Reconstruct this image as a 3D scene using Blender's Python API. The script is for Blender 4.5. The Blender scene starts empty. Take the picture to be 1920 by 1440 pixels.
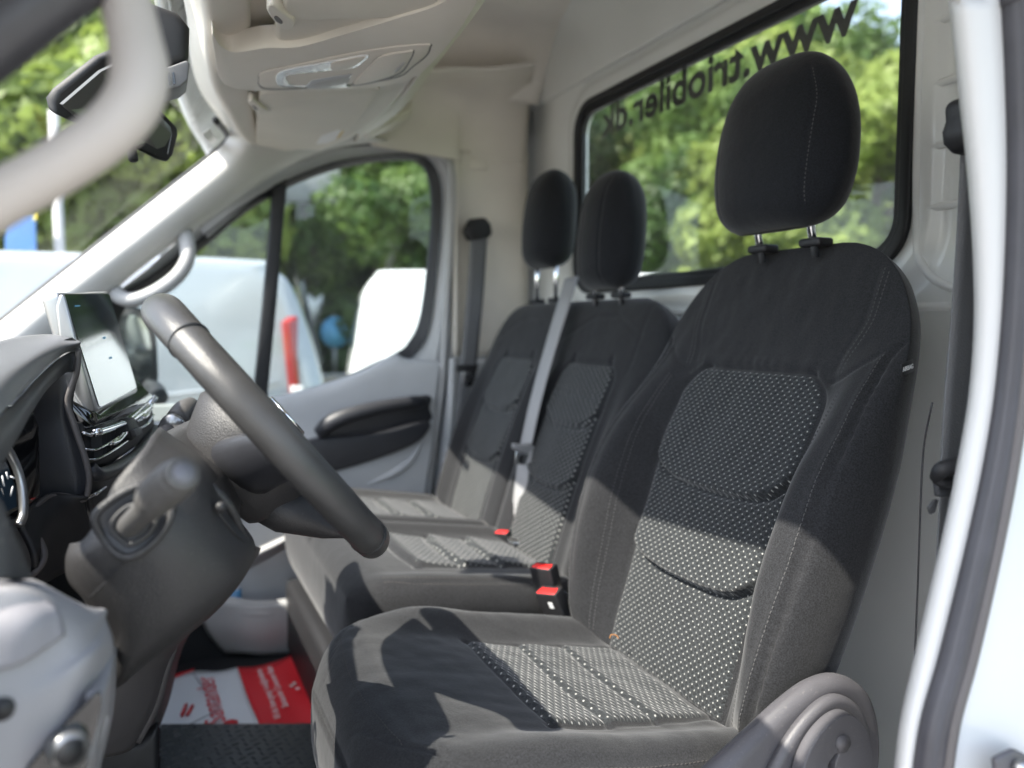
import bpy, bmesh, math, random
from mathutils import Vector as V, Matrix, noise
random.seed(7)
sc = bpy.context.scene
COL = sc.collection
R = math.radians

# ------------------------------------------------------------ camera, sky, sun
YAW, PITCH, ROLL, FPX = R(25.0), R(4.33), R(0.0), 1440.0
CAM = V((0, 0, 1.5))
cd = bpy.data.cameras.new('camera'); cam = bpy.data.objects.new('camera', cd); COL.objects.link(cam)
cam.location = CAM
cam.rotation_euler = (math.pi/2 - PITCH, ROLL, -YAW)
cd.sensor_width = 36; cd.lens = 36*FPX/1920
cd.clip_start = 0.02; cd.clip_end = 2000
cd.dof.use_dof = True; cd.dof.focus_distance = .94; cd.dof.aperture_fstop = 2.6
sc.camera = cam
Fw = V((math.sin(YAW)*math.cos(PITCH), math.cos(YAW)*math.cos(PITCH), -math.sin(PITCH)))
Rt = V((math.cos(YAW), -math.sin(YAW), 0)); Up = Rt.cross(Fw)

SUN_EL, SUN_AZ = R(51), R(-8)      # light comes from -X (the front of the van)
w = bpy.data.worlds.new('World'); sc.world = w; w.use_nodes = True
nt = w.node_tree; bg = nt.nodes['Background']
sky = nt.nodes.new('ShaderNodeTexSky'); sky.sky_type = 'NISHITA'; sky.sun_disc = False
sky.sun_elevation = SUN_EL; sky.sun_rotation = R(-90) + SUN_AZ
sky.air_density = 1.0; sky.dust_density = 1.5
hs_ = nt.nodes.new('ShaderNodeHueSaturation'); hs_.inputs['Saturation'].default_value = .7
nt.links.new(sky.outputs[0], hs_.inputs['Color']); nt.links.new(hs_.outputs[0], bg.inputs[0]); bg.inputs[1].default_value = 0.15
sd = bpy.data.lights.new('sun', 'SUN'); sun = bpy.data.objects.new('sun', sd); COL.objects.link(sun)
sd.energy = 3.3; sd.angle = R(0.55); sd.color = (1.0, 0.94, 0.85)
sdir = V((math.cos(SUN_EL)*math.cos(SUN_AZ), -math.cos(SUN_EL)*math.sin(SUN_AZ), -math.sin(SUN_EL)))
sun.rotation_euler = sdir.to_track_quat('-Z', 'Y').to_euler()
sc.view_settings.view_transform = 'Standard'; sc.view_settings.look = 'None'
sc.view_settings.gamma = 1; sc.view_settings.exposure = 2.0
sc.view_settings.use_curve_mapping = False
sc.render.engine = 'CYCLES'
cy = sc.cycles
cy.use_denoising = True; cy.max_bounces = 12; cy.diffuse_bounces = 7; cy.glossy_bounces = 4
cy.transparent_max_bounces = 16; cy.transmission_bounces = 6; cy.caustics_reflective = False
cy.caustics_refractive = False; cy.sample_clamp_indirect = 6

# ------------------------------------------------------------ pixel -> point on a real plane
def ray(px, py):
    return Fw + Rt*((px-960)/FPX) - Up*((py-720)/FPX)
def PY(px, py, Y): r = ray(px, py); return CAM + r*(Y/r.y)
def PXp(px, py, X): r = ray(px, py); return CAM + r*(X/r.x)
def PZ(px, py, Z): r = ray(px, py); return CAM + r*((Z-CAM.z)/r.z)
def PD(px, py, d): return CAM + ray(px, py)*d
def pts(lst, Y=None):
    return [PY(p[0], p[1], (p[2] if len(p) > 2 else Y)) for p in lst]

# ------------------------------------------------------------ materials
def N(nt, t, **k):
    n = nt.nodes.new(t)
    for a, b in k.items(): setattr(n, a, b)
    return n
def mat(name, col, rough=.5, metal=0, grain=0, gscale=900, bump=.0, bscale=40, var=0.06, vscale=6,
        sheen=0, coat=0, spec=.5, dust=0):
    m = bpy.data.materials.new(name); m.use_nodes = True; nt = m.node_tree
    b = nt.nodes['Principled BSDF']; L = nt.links.new
    b.inputs['Roughness'].default_value = rough; b.inputs['Metallic'].default_value = metal
    b.inputs['Sheen Weight'].default_value = sheen; b.inputs['Coat Weight'].default_value = coat
    b.inputs['Coat Roughness'].default_value = .08
    b.inputs['Specular IOR Level'].default_value = spec
    tc = N(nt, 'ShaderNodeTexCoord')
    n1 = N(nt, 'ShaderNodeTexNoise'); n1.inputs['Scale'].default_value = vscale; n1.inputs['Detail'].default_value = 6
    L(tc.outputs['Object'], n1.inputs['Vector'])
    mr = N(nt, 'ShaderNodeMapRange'); mr.inputs[1].default_value = .3; mr.inputs[2].default_value = .7
    mr.inputs[3].default_value = 1-var; mr.inputs[4].default_value = 1+var
    L(n1.outputs['Fac'], mr.inputs[0])
    mx = N(nt, 'ShaderNodeMix', data_type='RGBA', blend_type='MULTIPLY'); mx.inputs[0].default_value = 1
    mx.inputs[6].default_value = (*col, 1); L(mr.outputs[0], mx.inputs[7])
    out = mx.outputs[2]
    if dust:
        n3 = N(nt, 'ShaderNodeTexNoise'); n3.inputs['Scale'].default_value = 260; n3.inputs['Detail'].default_value = 3
        L(tc.outputs['Object'], n3.inputs['Vector'])
        r3 = N(nt, 'ShaderNodeMapRange'); r3.inputs[1].default_value = .62; r3.inputs[2].default_value = .75
        r3.inputs[3].default_value = 0; r3.inputs[4].default_value = dust
        L(n3.outputs['Fac'], r3.inputs[0])
        m3 = N(nt, 'ShaderNodeMix', data_type='RGBA'); m3.inputs[7].default_value = (.35, .33, .3, 1)
        L(r3.outputs[0], m3.inputs[0]); L(out, m3.inputs[6]); out = m3.outputs[2]
    L(out, b.inputs['Base Color'])
    r2 = N(nt, 'ShaderNodeMapRange'); r2.inputs[3].default_value = max(0, rough-.06); r2.inputs[4].default_value = min(1, rough+.06)
    L(n1.outputs['Fac'], r2.inputs[0]); L(r2.outputs[0], b.inputs['Roughness'])
    prev = None
    if grain:
        v = N(nt, 'ShaderNodeTexVoronoi'); v.inputs['Scale'].default_value = gscale
        L(tc.outputs['Object'], v.inputs['Vector'])
        bp = N(nt, 'ShaderNodeBump'); bp.inputs['Strength'].default_value = grain; bp.inputs['Distance'].default_value = .0006
        L(v.outputs['Distance'], bp.inputs['Height']); prev = bp
    if bump:
        n2 = N(nt, 'ShaderNodeTexNoise'); n2.inputs['Scale'].default_value = bscale; n2.inputs['Detail'].default_value = 4
        L(tc.outputs['Object'], n2.inputs['Vector'])
        b2 = N(nt, 'ShaderNodeBump'); b2.inputs['Strength'].default_value = bump; b2.inputs['Distance'].default_value = .004
        L(n2.outputs['Fac'], b2.inputs['Height'])
        if prev: L(prev.outputs[0], b2.inputs['Normal'])
        prev = b2
    if prev: L(prev.outputs[0], b.inputs['Normal'])
    return m

def fabric(name, col, dots=False, s=.0132, ax=1.0, dr=.05, lm=.4):
    m = bpy.data.materials.new(name); m.use_nodes = True; nt = m.node_tree; L = nt.links.new
    b = nt.nodes['Principled BSDF']; b.inputs['Roughness'].default_value = .9
    b.inputs['Sheen Weight'].default_value = .22; b.inputs['Sheen Roughness'].default_value = .45
    b.inputs['Specular IOR Level'].default_value = .25
    tc = N(nt, 'ShaderNodeTexCoord')
    def M(op, a, b_=None, c=None):
        n = N(nt, 'ShaderNodeMath', operation=op)
        for i, x in enumerate((a, b_, c)):
            if x is None: continue
            if isinstance(x, (int, float)): n.inputs[i].default_value = x
            else: L(x, n.inputs[i])
        return n.outputs[0]
    # fine melange
    n1 = N(nt, 'ShaderNodeTexNoise'); n1.inputs['Scale'].default_value = 520; n1.inputs['Detail'].default_value = 3
    L(tc.outputs['Object'], n1.inputs['Vector'])
    n2 = N(nt, 'ShaderNodeTexNoise'); n2.inputs['Scale'].default_value = 9; n2.inputs['Detail'].default_value = 5
    L(tc.outputs['Object'], n2.inputs['Vector'])
    f = M('MULTIPLY', M('ADD', M('MULTIPLY', n1.outputs['Fac'], 2.6), -.3), M('ADD', M('MULTIPLY', n2.outputs['Fac'], .4), .8))
    mx = N(nt, 'ShaderNodeMix', data_type='RGBA', blend_type='MULTIPLY'); mx.inputs[0].default_value = 1
    mx.inputs[6].default_value = (*col, 1); L(f, mx.inputs[7]); out = mx.outputs[2]
    height = n1.outputs['Fac']; hdist = .0005
    if dots:
        sp = N(nt, 'ShaderNodeSeparateXYZ'); L(tc.outputs['UV'], sp.inputs[0])
        x = M('MULTIPLY', sp.outputs[0], 1/(s*ax)); y = M('MULTIPLY', sp.outputs[1], 1/(s*.92))
        def dd(ox, oy):
            fx = M('SUBTRACT', M('FRACT', M('ADD', x, ox+100)), .5); fy = M('SUBTRACT', M('FRACT', M('ADD', y, oy+100)), .5)
            fx = M('MULTIPLY', fx, 1.0); fy = M('MULTIPLY', fy, .8)
            return M('SQRT', M('ADD', M('MULTIPLY', fx, fx), M('MULTIPLY', fy, fy)))
        d = M('MINIMUM', dd(0, 0), dd(.5, .5))
        dot = N(nt, 'ShaderNodeMapRange'); dot.inputs[1].default_value = dr*1.9; dot.inputs[2].default_value = dr
        L(d, dot.inputs[0])
        wv = M('MULTIPLY', M('SINE', M('MULTIPLY', y, 2*math.pi)), .25)
        def line(ph, sg):
            q = M('ADD', M('MULTIPLY', x, 1.0), M('MULTIPLY', wv, sg))
            return M('ABSOLUTE', M('SUBTRACT', M('FRACT', M('ADD', q, 100+ph)), .5))
        ln = M('MINIMUM', line(.25, 1), line(.75, -1))
        lr = N(nt, 'ShaderNodeMapRange'); lr.inputs[1].default_value = .12; lr.inputs[2].default_value = .03
        L(ln, lr.inputs[0])
        mA = N(nt, 'ShaderNodeMix', data_type='RGBA'); mA.inputs[7].default_value = (col[0]*2.6, col[1]*2.7, col[2]*2.7, 1)
        L(M('MULTIPLY', lr.outputs[0], lm), mA.inputs[0]); L(out, mA.inputs[6])
        mB = N(nt, 'ShaderNodeMix', data_type='RGBA'); mB.inputs[7].default_value = (.33, .33, .315, 1)
        L(dot.outputs[0], mB.inputs[0]); L(mA.outputs[2], mB.inputs[6]); out = mB.outputs[2]
        height = M('ADD', M('MULTIPLY', ln, -3.5), M('MULTIPLY', n1.outputs['Fac'], .2)); hdist = .0012
    L(out, b.inputs['Base Color'])
    bp = N(nt, 'ShaderNodeBump'); bp.inputs['Strength'].default_value = .5; bp.inputs['Distance'].default_value = hdist
    L(height, bp.inputs['Height'])
    n4 = N(nt, 'ShaderNodeTexNoise'); n4.inputs['Scale'].default_value = 14; n4.inputs['Detail'].default_value = 3
    L(tc.outputs['Object'], n4.inputs['Vector'])
    b4 = N(nt, 'ShaderNodeBump'); b4.inputs['Strength'].default_value = .35; b4.inputs['Distance'].default_value = .008
    L(n4.outputs['Fac'], b4.inputs['Height']); L(bp.outputs[0], b4.inputs['Normal'])
    L(b4.outputs[0], b.inputs['Normal'])
    return m

def glass(name, tint=(.93, .96, .94), refl=1.0, dirt=.05, rough=0.0):
    m = bpy.data.materials.new(name); m.use_nodes = True; nt = m.node_tree; L = nt.links.new
    nt.nodes.remove(nt.nodes['Principled BSDF']); o = nt.nodes['Material Output']
    t = N(nt, 'ShaderNodeBsdfTransparent'); t.inputs[0].default_value = (*tint, 1)
    g = N(nt, 'ShaderNodeBsdfGlossy'); g.inputs['Roughness'].default_value = rough
    lw = N(nt, 'ShaderNodeLayerWeight'); lw.inputs[0].default_value = .5
    pw_ = N(nt, 'ShaderNodeMath', operation='POWER'); pw_.inputs[1].default_value = 4.5; L(lw.outputs['Facing'], pw_.inputs[0])
    mu = N(nt, 'ShaderNodeMath', operation='MULTIPLY_ADD'); mu.inputs[1].default_value = .38*refl; mu.inputs[2].default_value = .035*refl; L(pw_.outputs[0], mu.inputs[0])
    s = N(nt, 'ShaderNodeMixShader'); L(mu.outputs[0], s.inputs[0]); L(t.outputs[0], s.inputs[1]); L(g.outputs[0], s.inputs[2])
    d = N(nt, 'ShaderNodeBsdfDiffuse'); d.inputs[0].default_value = (.6, .62, .6, 1)
    tc = N(nt, 'ShaderNodeTexCoord'); n = N(nt, 'ShaderNodeTexNoise'); n.inputs['Scale'].default_value = 5
    n.inputs['Detail'].default_value = 8; L(tc.outputs['Object'], n.inputs['Vector'])
    mr = N(nt, 'ShaderNodeMapRange'); mr.inputs[1].default_value = .35; mr.inputs[2].default_value = .8
    mr.inputs[3].default_value = dirt*.4; mr.inputs[4].default_value = dirt*2; L(n.outputs['Fac'], mr.inputs[0])
    s2 = N(nt, 'ShaderNodeMixShader'); L(mr.outputs[0], s2.inputs[0]); L(s.outputs[0], s2.inputs[1]); L(d.outputs[0], s2.inputs[2])
    L(s2.outputs[0], o.inputs[0]); return m

# ------------------------------------------------------------ mesh helpers
def obj(name, verts, faces, m=None, parent=None, smooth=True, uv=None):
    me = bpy.data.meshes.new(name)
    me.from_pydata([tuple(v) for v in verts], [], faces); me.validate(); me.update()
    if uv:
        ul = me.uv_layers.new(name='UVMap')
        for lp in me.loops: ul.data[lp.index].uv = uv[lp.vertex_index]
    if smooth: me.polygons.foreach_set('use_smooth', [True]*len(me.polygons))
    o = bpy.data.objects.new(name, me); COL.objects.link(o)
    if m: me.materials.append(m)
    if parent:
        o.parent = parent; o.matrix_parent_inverse = parent.matrix_basis.inverted()
    return o
def tag(o, label=None, cat=None, group=None, kind=None):
    if label: o['label'] = label
    if cat: o['category'] = cat
    if group: o['group'] = group
    if kind: o['kind'] = kind
    return o
def thing(name, loc, label, cat, group=None):
    o = bpy.data.objects.new(name, None); COL.objects.link(o); o.location = loc; o.empty_display_size = .05
    return tag(o, label, cat, group)
def fixn(o, flip=False):
    bm = bmesh.new(); bm.from_mesh(o.data); bmesh.ops.recalc_face_normals(bm, faces=bm.faces)
    if flip: bmesh.ops.reverse_faces(bm, faces=bm.faces)
    bm.to_mesh(o.data); bm.free(); return o
def bevel(o, wd, seg=3, ang=30):
    b = o.modifiers.new('b', 'BEVEL'); b.width = wd; b.segments = seg; b.limit_method = 'ANGLE'; b.angle_limit = R(ang)
    return o
def cr1(p0, p1, p2, p3, t):
    return .5*((2*p1) + (p2-p0)*t + (2*p0-5*p1+4*p2-p3)*t*t + (3*p1-p0-3*p2+p3)*t*t*t)
def cr(P, n=8, closed=False):
    out = []; k = len(P)
    rng = range(k if closed else k-1)
    for i in rng:
        if closed: a, b, c, d = P[(i-1) % k], P[i], P[(i+1) % k], P[(i+2) % k]
        else: a, b, c, d = P[max(i-1, 0)], P[i], P[i+1], P[min(i+2, k-1)]
        if not closed and i == 0: a = b+(b-c)
        if not closed and i == k-2: d = c+(c-b)
        for j in range(n): out.append(cr1(a, b, c, d, j/n))
    if not closed: out.append(P[-1])
    return out
def surf(name, rows, m, parent=None, nu=6, nv=6, thick=.004, closed_u=False, toward=CAM, off=-1, linear_v=False, linear_u=False):
    def lin(P, n, closed=False):
        Q = P+[P[0]] if closed else P; o = []
        for i in range(len(Q)-1):
            for j in range(n): o.append(Q[i].lerp(Q[i+1], j/n))
        if not closed: o.append(Q[-1])
        return o
    fu = lin if linear_u else cr; fv = lin if linear_v else cr
    rr = [fu(r, nu, closed_u) for r in rows]
    cols = [fv([r[i] for r in rr], nv) for i in range(len(rr[0]))]
    nr, nc = len(cols[0]), len(cols)
    vs = [cols[c][r] for r in range(nr) for c in range(nc)]
    fs = []
    for r in range(nr-1):
        for c in range(nc if closed_u else nc-1):
            c2 = (c+1) % nc
            fs.append((r*nc+c, r*nc+c2, (r+1)*nc+c2, (r+1)*nc+c))
    # orient toward camera side
    if toward is not None:
        f = fs[len(fs)//2 + nc//2 if len(fs) > nc else 0]
        nn = (vs[f[1]]-vs[f[0]]).cross(vs[f[3]]-vs[f[0]])
        if nn.dot(toward-vs[f[0]]) < 0: fs = [tuple(reversed(f)) for f in fs]
    uvs = [(c/nc, r/nr) for r in range(nr) for c in range(nc)]
    o = obj(name, vs, fs, m, parent, uv=uvs)
    if thick:
        s = o.modifiers.new('s', 'SOLIDIFY'); s.thickness = thick; s.offset = off
    return o
def slab(name, P, vec, m, parent=None, bev=0, seg=3, smooth_outline=0, ang=30):
    """outline P (list of points) pushed along vec"""
    if smooth_outline: P = cr(P, smooth_outline, True)
    n = len(P); vs = list(P)+[p+vec for p in P]
    fs = [tuple(range(n)), tuple(reversed(range(n, 2*n)))]
    for i in range(n): fs.append((i, n+i, n+(i+1) % n, (i+1) % n))
    o = obj(name, vs, fs, m, parent, smooth=bool(bev)); fixn(o)
    if bev: bevel(o, bev, seg, ang)
    return o
def ringslab(name, Po, Pi, vec, m, parent=None, bev=0, seg=2):
    n = len(Po); vs = list(Po)+list(Pi)+[p+vec for p in Po]+[p+vec for p in Pi]; fs = []
    for i in range(n):
        j = (i+1) % n
        fs += [(i, j, n+j, n+i), (2*n+i, 3*n+i, 3*n+j, 2*n+j), (i, 2*n+i, 2*n+j, j), (n+i, n+j, 3*n+j, 3*n+i)]
    o = obj(name, vs, fs, m, parent, smooth=bool(bev)); fixn(o)
    if bev: bevel(o, bev, seg)
    return o
def tube(name, P, r, m, parent=None, n=16, closed=False, sub=0, flat=1.0, upv=None, caps=True):
    if sub:
        if isinstance(r, (list, tuple)):
            rv = cr([V((q, 0, 0)) for q in r], sub, closed); r = [q.x for q in rv]
        P = cr(P, sub, closed)
    k = len(P); vs = []; fs = []
    if not isinstance(r, (list, tuple)): r = [r]*k
    ref = upv or V((0.02, 0.1, 1))
    T0 = None
    for i in range(k):
        if closed: t = P[(i+1) % k]-P[(i-1) % k]
        else: t = P[min(i+1, k-1)]-P[max(i-1, 0)]
        t.normalize()
        if T0 is None or upv: a = ref.cross(t); a = a if a.length > 1e-4 else V((1, 0, 0)).cross(t)
        else: a = T0 - t*T0.dot(t)
        a.normalize(); T0 = a; b = t.cross(a)
        for j in range(n):
            q = 2*math.pi*j/n
            vs.append(P[i] + a*math.cos(q)*r[i] + b*math.sin(q)*r[i]*flat)
    for i in range(k if closed else k-1):
        for j in range(n):
            i2 = (i+1) % k; j2 = (j+1) % n
            fs.append((i*n+j, i*n+j2, i2*n+j2, i2*n+j))
    if not closed and caps: fs += [tuple(reversed(range(n))), tuple(range((k-1)*n, k*n))]
    o = obj(name, vs, fs, m, parent); fixn(o); return o
def box(name, c, size, m, parent=None, rot=None, bev=.003, seg=2):
    sx, sy, sz = [q/2 for q in size]
    vs = [V((x, y, z)) for x in (-sx, sx) for y in (-sy, sy) for z in (-sz, sz)]
    if rot is not None: vs = [rot @ v for v in vs]
    vs = [v+V(c) for v in vs]
    fs = [(0, 1, 3, 2), (4, 6, 7, 5), (0, 4, 5, 1), (2, 3, 7, 6), (0, 2, 6, 4), (1, 5, 7, 3)]
    o = obj(name, vs, fs, m, parent, smooth=bool(bev)); fixn(o)
    if bev: bevel(o, bev, seg)
    return o
def ribbon(name, P, wv, wd, m, parent=None, th=.0016, sub=8):
    P = cr(P, sub)
    if not isinstance(wv, list): wv = [wv]*2
    vs = []; fs = []; k = len(P)
    for i, p in enumerate(P):
        t = i/(k-1); q = t*(len(wv)-1); a = min(int(q), len(wv)-2)
        d = wv[a].lerp(wv[a+1], q-a).normalized()
        tt = (P[min(i+1, k-1)]-P[max(i-1, 0)]).normalized(); nn = tt.cross(d).normalized()
        for s in (-1, -.5, 0, .5, 1):
            vs.append(p + d*wd/2*s + nn*(.0006 if abs(s) == .5 else 0))
    for i in range(k-1):
        for j in range(4): fs.append((i*5+j, i*5+j+1, i*5+6+j, i*5+5+j))
    uvs = [((j/4)*wd, (i//5)*.01) for i in range(len(vs)) for j in [i % 5]]
    o = obj(name, vs, fs, m, parent, uv=uvs)
    s = o.modifiers.new('s', 'SOLIDIFY'); s.thickness = th; s.offset = 0
    return o
def sm(a, b, x):
    t = max(0, min(1, (x-a)/(b-a))); return t*t*(3-2*t)
def lerp_tab(tab, x):
    """smooth interpolation through (x, y) pairs"""
    if x <= tab[0][0]: return tab[0][1]
    for (a, p), (b, q) in zip(tab, tab[1:]):
        if x <= b:
            t = (x-a)/(b-a); t = t*t*(3-2*t) if 0 else t
            return p+(q-p)*t
    return tab[-1][1]
def spl(tab):
    """monotone-ish smooth curve through pairs (Catmull-Rom on a table)"""
    xs = [t[0] for t in tab]; ys = [t[1] for t in tab]
    def f(x):
        if x <= xs[0]: return ys[0]
        if x >= xs[-1]: return ys[-1]
        i = max(j for j in range(len(xs)-1) if xs[j] <= x)
        h = xs[i+1]-xs[i]; t = (x-xs[i])/h
        m0 = (ys[i+1]-ys[max(i-1, 0)])/(xs[i+1]-xs[max(i-1, 0)])*h
        m1 = (ys[min(i+2, len(xs)-1)]-ys[i])/(xs[min(i+2, len(xs)-1)]-xs[i])*h
        return (2*t**3-3*t*t+1)*ys[i]+(t**3-2*t*t+t)*m0+(-2*t**3+3*t*t)*ys[i+1]+(t**3-t*t)*m1
    return f
class Pad:
    """closed upholstered pad: width w(h), front relief F(a,h), widest plane at depth m, back at depth T"""
    def __init__(s, O, A, U, Nn, H, w, F, m, T, lo, hi, p=6, pe=2.4, pb=None):
        s.pb = pb
        s.O, s.A, s.U, s.N, s.H, s.w, s.F, s.m, s.T, s.lo, s.hi, s.p, s.pe = O, A, U, Nn, H, w, F, m, T, lo, hi, p, pe
    def E(s, h):
        x = 0
        if h < s.lo: x = 1-h/s.lo
        elif h > s.H-s.hi: x = (h-(s.H-s.hi))/s.hi
        return max(0, 1-min(1, x)**s.pe)**.5
    def nf(s, a, h):
        W = s.w(h); t = min(1, abs(a)/max(W, 1e-5)); P_ = s.p(h) if callable(s.p) else s.p
        return -s.m+(s.F(a, h)+s.m)*s.E(h)*max(0, 1-t**P_)**.5
    def nb(s, a, h):
        W = s.w(h); t = min(1, abs(a)/max(W, 1e-5))
        return -s.m-(s.T-s.m)*s.E(h)*max(0, 1-t**(s.pb or s.p))**.5
    def pt(s, a, h, n): return s.O+s.A*a+s.U*h+s.N*n
    def hs(s, dh):
        out = []; k = 14
        for i in range(k): out.append(s.lo*(1-math.cos(i/k*math.pi/2)))
        n = max(2, int((s.H-s.lo-s.hi)/dh))
        for i in range(n): out.append(s.lo+(s.H-s.lo-s.hi)*i/n)
        for i in range(k+1): out.append(s.H-s.hi+s.hi*math.sin(i/k*math.pi/2))
        return out
    def build(s, name, m, parent, dh=.003, na=130, nb=24):
        ts = []
        for i in range(na+1):
            q = -1+2*i/na
            ts.append(math.copysign(1-(1-abs(q))**1.35*(1) if abs(q) > .0 else 0, q) if 0 else q)
        # refine towards the edges
        edge = [1-.5*(1-.965)*0]
        ts = [-1, -.9995, -.998, -.995, -.99, -.98]+[t*.972 for t in ts]+[.98, .99, .995, .998, .9995]
        tb = [1, .9995, .998, .99, .98]+[.96*(1-2*i/nb) for i in range(nb+1)]+[-.98, -.99, -.998, -.9995]
        vs = []; ring = len(ts)+len(tb); uv = []
        H = s.hs(dh)
        for h in H:
            W = s.w(h)
            for t in ts: vs.append(s.pt(W*t, h, s.nf(W*t, h))); uv.append((W*t, h))
            for t in tb: vs.append(s.pt(W*t, h, s.nb(W*t, h))); uv.append((W*t+1, h))
        fs = []
        for i in range(len(H)-1):
            for j in range(ring):
                j2 = (j+1) % ring
                fs.append((i*ring+j, i*ring+j2, (i+1)*ring+j2, (i+1)*ring+j))
        fs += [tuple(range(ring)), tuple(reversed(range((len(H)-1)*ring, len(H)*ring)))]
        o = obj(name, vs, fs, m, parent, uv=uv); fixn(o); return o
    def panel(s, name, m, parent, h0, h1, al, ar, off=.0018, ds=.003, tuck=.005, cut=None, kind=None):
        """sewn-in panel whose edges follow al(h)..ar(h)"""
        nh = max(4, int((h1-h0)/ds)); na = 70; vs = []; uv = []; fs = []
        for i in range(nh+1):
            h = h0+(h1-h0)*i/nh; A, B = al(h), ar(h)
            for j in range(na+1):
                q = -1+2*j/na; q = math.sin(q*math.pi/2)*.35+q*.65
                a = (A+B)/2+(B-A)/2*q; hh = h
                if cut: hh = cut(a, h)
                e = max(abs(q)**24, sm(.012, 0, h-h0), sm(.012, 0, h1-h))
                vs.append(s.pt(a, hh, s.nf(a, hh)+off-tuck*e)); uv.append((a, hh))
        for i in range(nh):
            for j in range(na):
                k = i*(na+1)+j; fs.append((k, k+1, k+na+2, k+na+1))
        o = obj(name, vs, fs, m, parent, uv=uv)
        if kind: o['kind'] = kind
        return o
    def stitch(s, name, m, parent, paths, sp=.0062, ln=.0042, wd=.0011, up=.0012):
        vs = []; fs = []
        for path in paths:
            W = [s.pt(a, h, s.nf(a, h)+up) for a, h in path]
            Nv = []
            for a, h in path:
                e = .003; p0 = s.pt(a, h, s.nf(a, h)); pa = s.pt(a+e, h, s.nf(a+e, h)); ph = s.pt(a, h+e, s.nf(a, h+e))
                Nv.append((pa-p0).cross(ph-p0).normalized())
            acc = 0
            for i in range(len(W)-1):
                seg = (W[i+1]-W[i]); Ls = seg.length
                if Ls < 1e-6: continue
                d = seg/Ls
                while acc < Ls:
                    c = W[i]+d*acc; nn = Nv[i]; sd = d.cross(nn).normalized(); k = len(vs)
                    A = c-d*ln/2; B = c+d*ln/2
                    n1 = nn if nn.dot(s.N) > 0 else -nn
                    vs += [A-sd*wd/2-n1*.001, A+sd*wd/2-n1*.001, B+sd*wd/2-n1*.001, B-sd*wd/2-n1*.001, A.lerp(B, .5)+n1*.0003-sd*wd*.3, A.lerp(B, .5)+n1*.0003+sd*wd*.3]
                    fs += [(k, k+1, k+5, k+4), (k+2, k+3, k+4, k+5), (k+1, k+2, k+5), (k+3, k, k+4)]
                    acc += sp
                acc -= Ls
        o = obj(name, vs, fs, m, parent); o['kind'] = 'stuff'; return o

def text(name, body, size, m, parent, O, X, Y, ext=.0008, off=0, align='LEFT', spacing=1.0):
    c = bpy.data.curves.new(name, 'FONT'); c.body = body; c.size = size; c.extrude = ext; c.offset = off
    c.align_x = align; c.space_character = spacing
    o = bpy.data.objects.new(name, c); COL.objects.link(o); o.data.materials.append(m)
    Z = X.cross(Y)
    M = Matrix((X, Y, Z)).transposed().to_4x4(); M.translation = O
    dg = bpy.context.evaluated_depsgraph_get(); me = bpy.data.meshes.new_from_object(o.evaluated_get(dg))
    bpy.data.objects.remove(o); me.transform(M)
    q = bpy.data.objects.new(name, me); COL.objects.link(q)
    if parent: q.parent = parent; q.matrix_parent_inverse = parent.matrix_basis.inverted()
    return q

# ------------------------------------------------------------ palette
M_FAB = fabric('charcoal_fabric', (.0170, .0175, .0195))
M_FABD = fabric('dotted_fabric', (.020, .022, .024), dots=True)
M_FABS = fabric('dotted_cushion_fabric', (.020, .022, .024), dots=True, s=.0115, ax=1.75, dr=.055, lm=.2)
M_FABB = fabric('dotted_bench_fabric', (.020, .022, .024), dots=True, s=.0140, ax=1.5, dr=.06, lm=.15)
M_FABC = fabric('headrest_fabric', (.008, .009, .012))
M_STITCH = mat('grey_thread', (.05, .046, .045), .8)
M_STITCHD = mat('dark_thread', (.055, .055, .056), .8)
M_BLACK = mat('black_plastic', (.014, .014, .016), .55, grain=.25)
M_DASH = mat('charcoal_plastic', (.045, .046, .05), .5, grain=.45, bump=.05, dust=.25)
M_DASH2 = mat('soft_dark_plastic', (.028, .029, .034), .42, grain=.3)
M_COLUMN = mat('grained_column_plastic', (.030, .029, .030), .5, grain=.6, gscale=700, dust=.06)
M_WHEEL = mat('worn_wheel_polyurethane', (.045, .044, .044), .34, grain=.35, gscale=1100, var=.15, vscale=30)
M_COVER = mat('dark_lilac_seat_plastic', (.085, .082, .09), .48, grain=.35, dust=.15)
M_OUTER = mat('white_sill_paint', (.55, .57, .58), .3, coat=.5, var=.03)
M_PILLAR = mat('satin_white_pillar', (.56, .55, .53), .4, var=.02)
M_GREY = mat('lavender_grey_plastic', (.27, .265, .28), .5, grain=.35, dust=.1)
M_TRIM = mat('pale_grey_trim', (.40, .40, .40), .5, grain=.25)
M_DOORTRIM = mat('cool_grey_door_trim', (.50, .51, .52), .5, grain=.25)
M_STACK = mat('taupe_lower_trim', (.10, .09, .088), .5, grain=.4)
M_BEIGE = mat('warm_beige_plastic', (.68, .64, .575), .5, grain=.22, gscale=800)
M_LINER = mat('headliner_cloth', (.82, .78, .73), .9, bump=.15, bscale=500)
M_VISOR = mat('sun_visor_vinyl', (.68, .645, .57), .6, grain=.3, gscale=1200, bump=.06, bscale=14)
M_PAINT = mat('white_body_paint', (.66, .68, .69), .28, coat=.6, var=.02)
M_PAINTIN = mat('white_inner_paint', (.84, .85, .84), .32, coat=.4, var=.03)
M_RUBBER = mat('black_rubber', (.016, .017, .02), .5, var=.2)
M_SEAL = mat('grey_door_rubber', (.05, .048, .055), .42, var=.15, vscale=30)
M_BELT = mat('grey_belt_webbing', (.28, .28, .285), .55, grain=.6, gscale=500)
M_BELTD = mat('dark_belt_webbing', (.12, .123, .13), .5, grain=.6, gscale=500)
M_CHROME = mat('chrome', (.75, .76, .78), .08, 1.0, var=.01)
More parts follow.
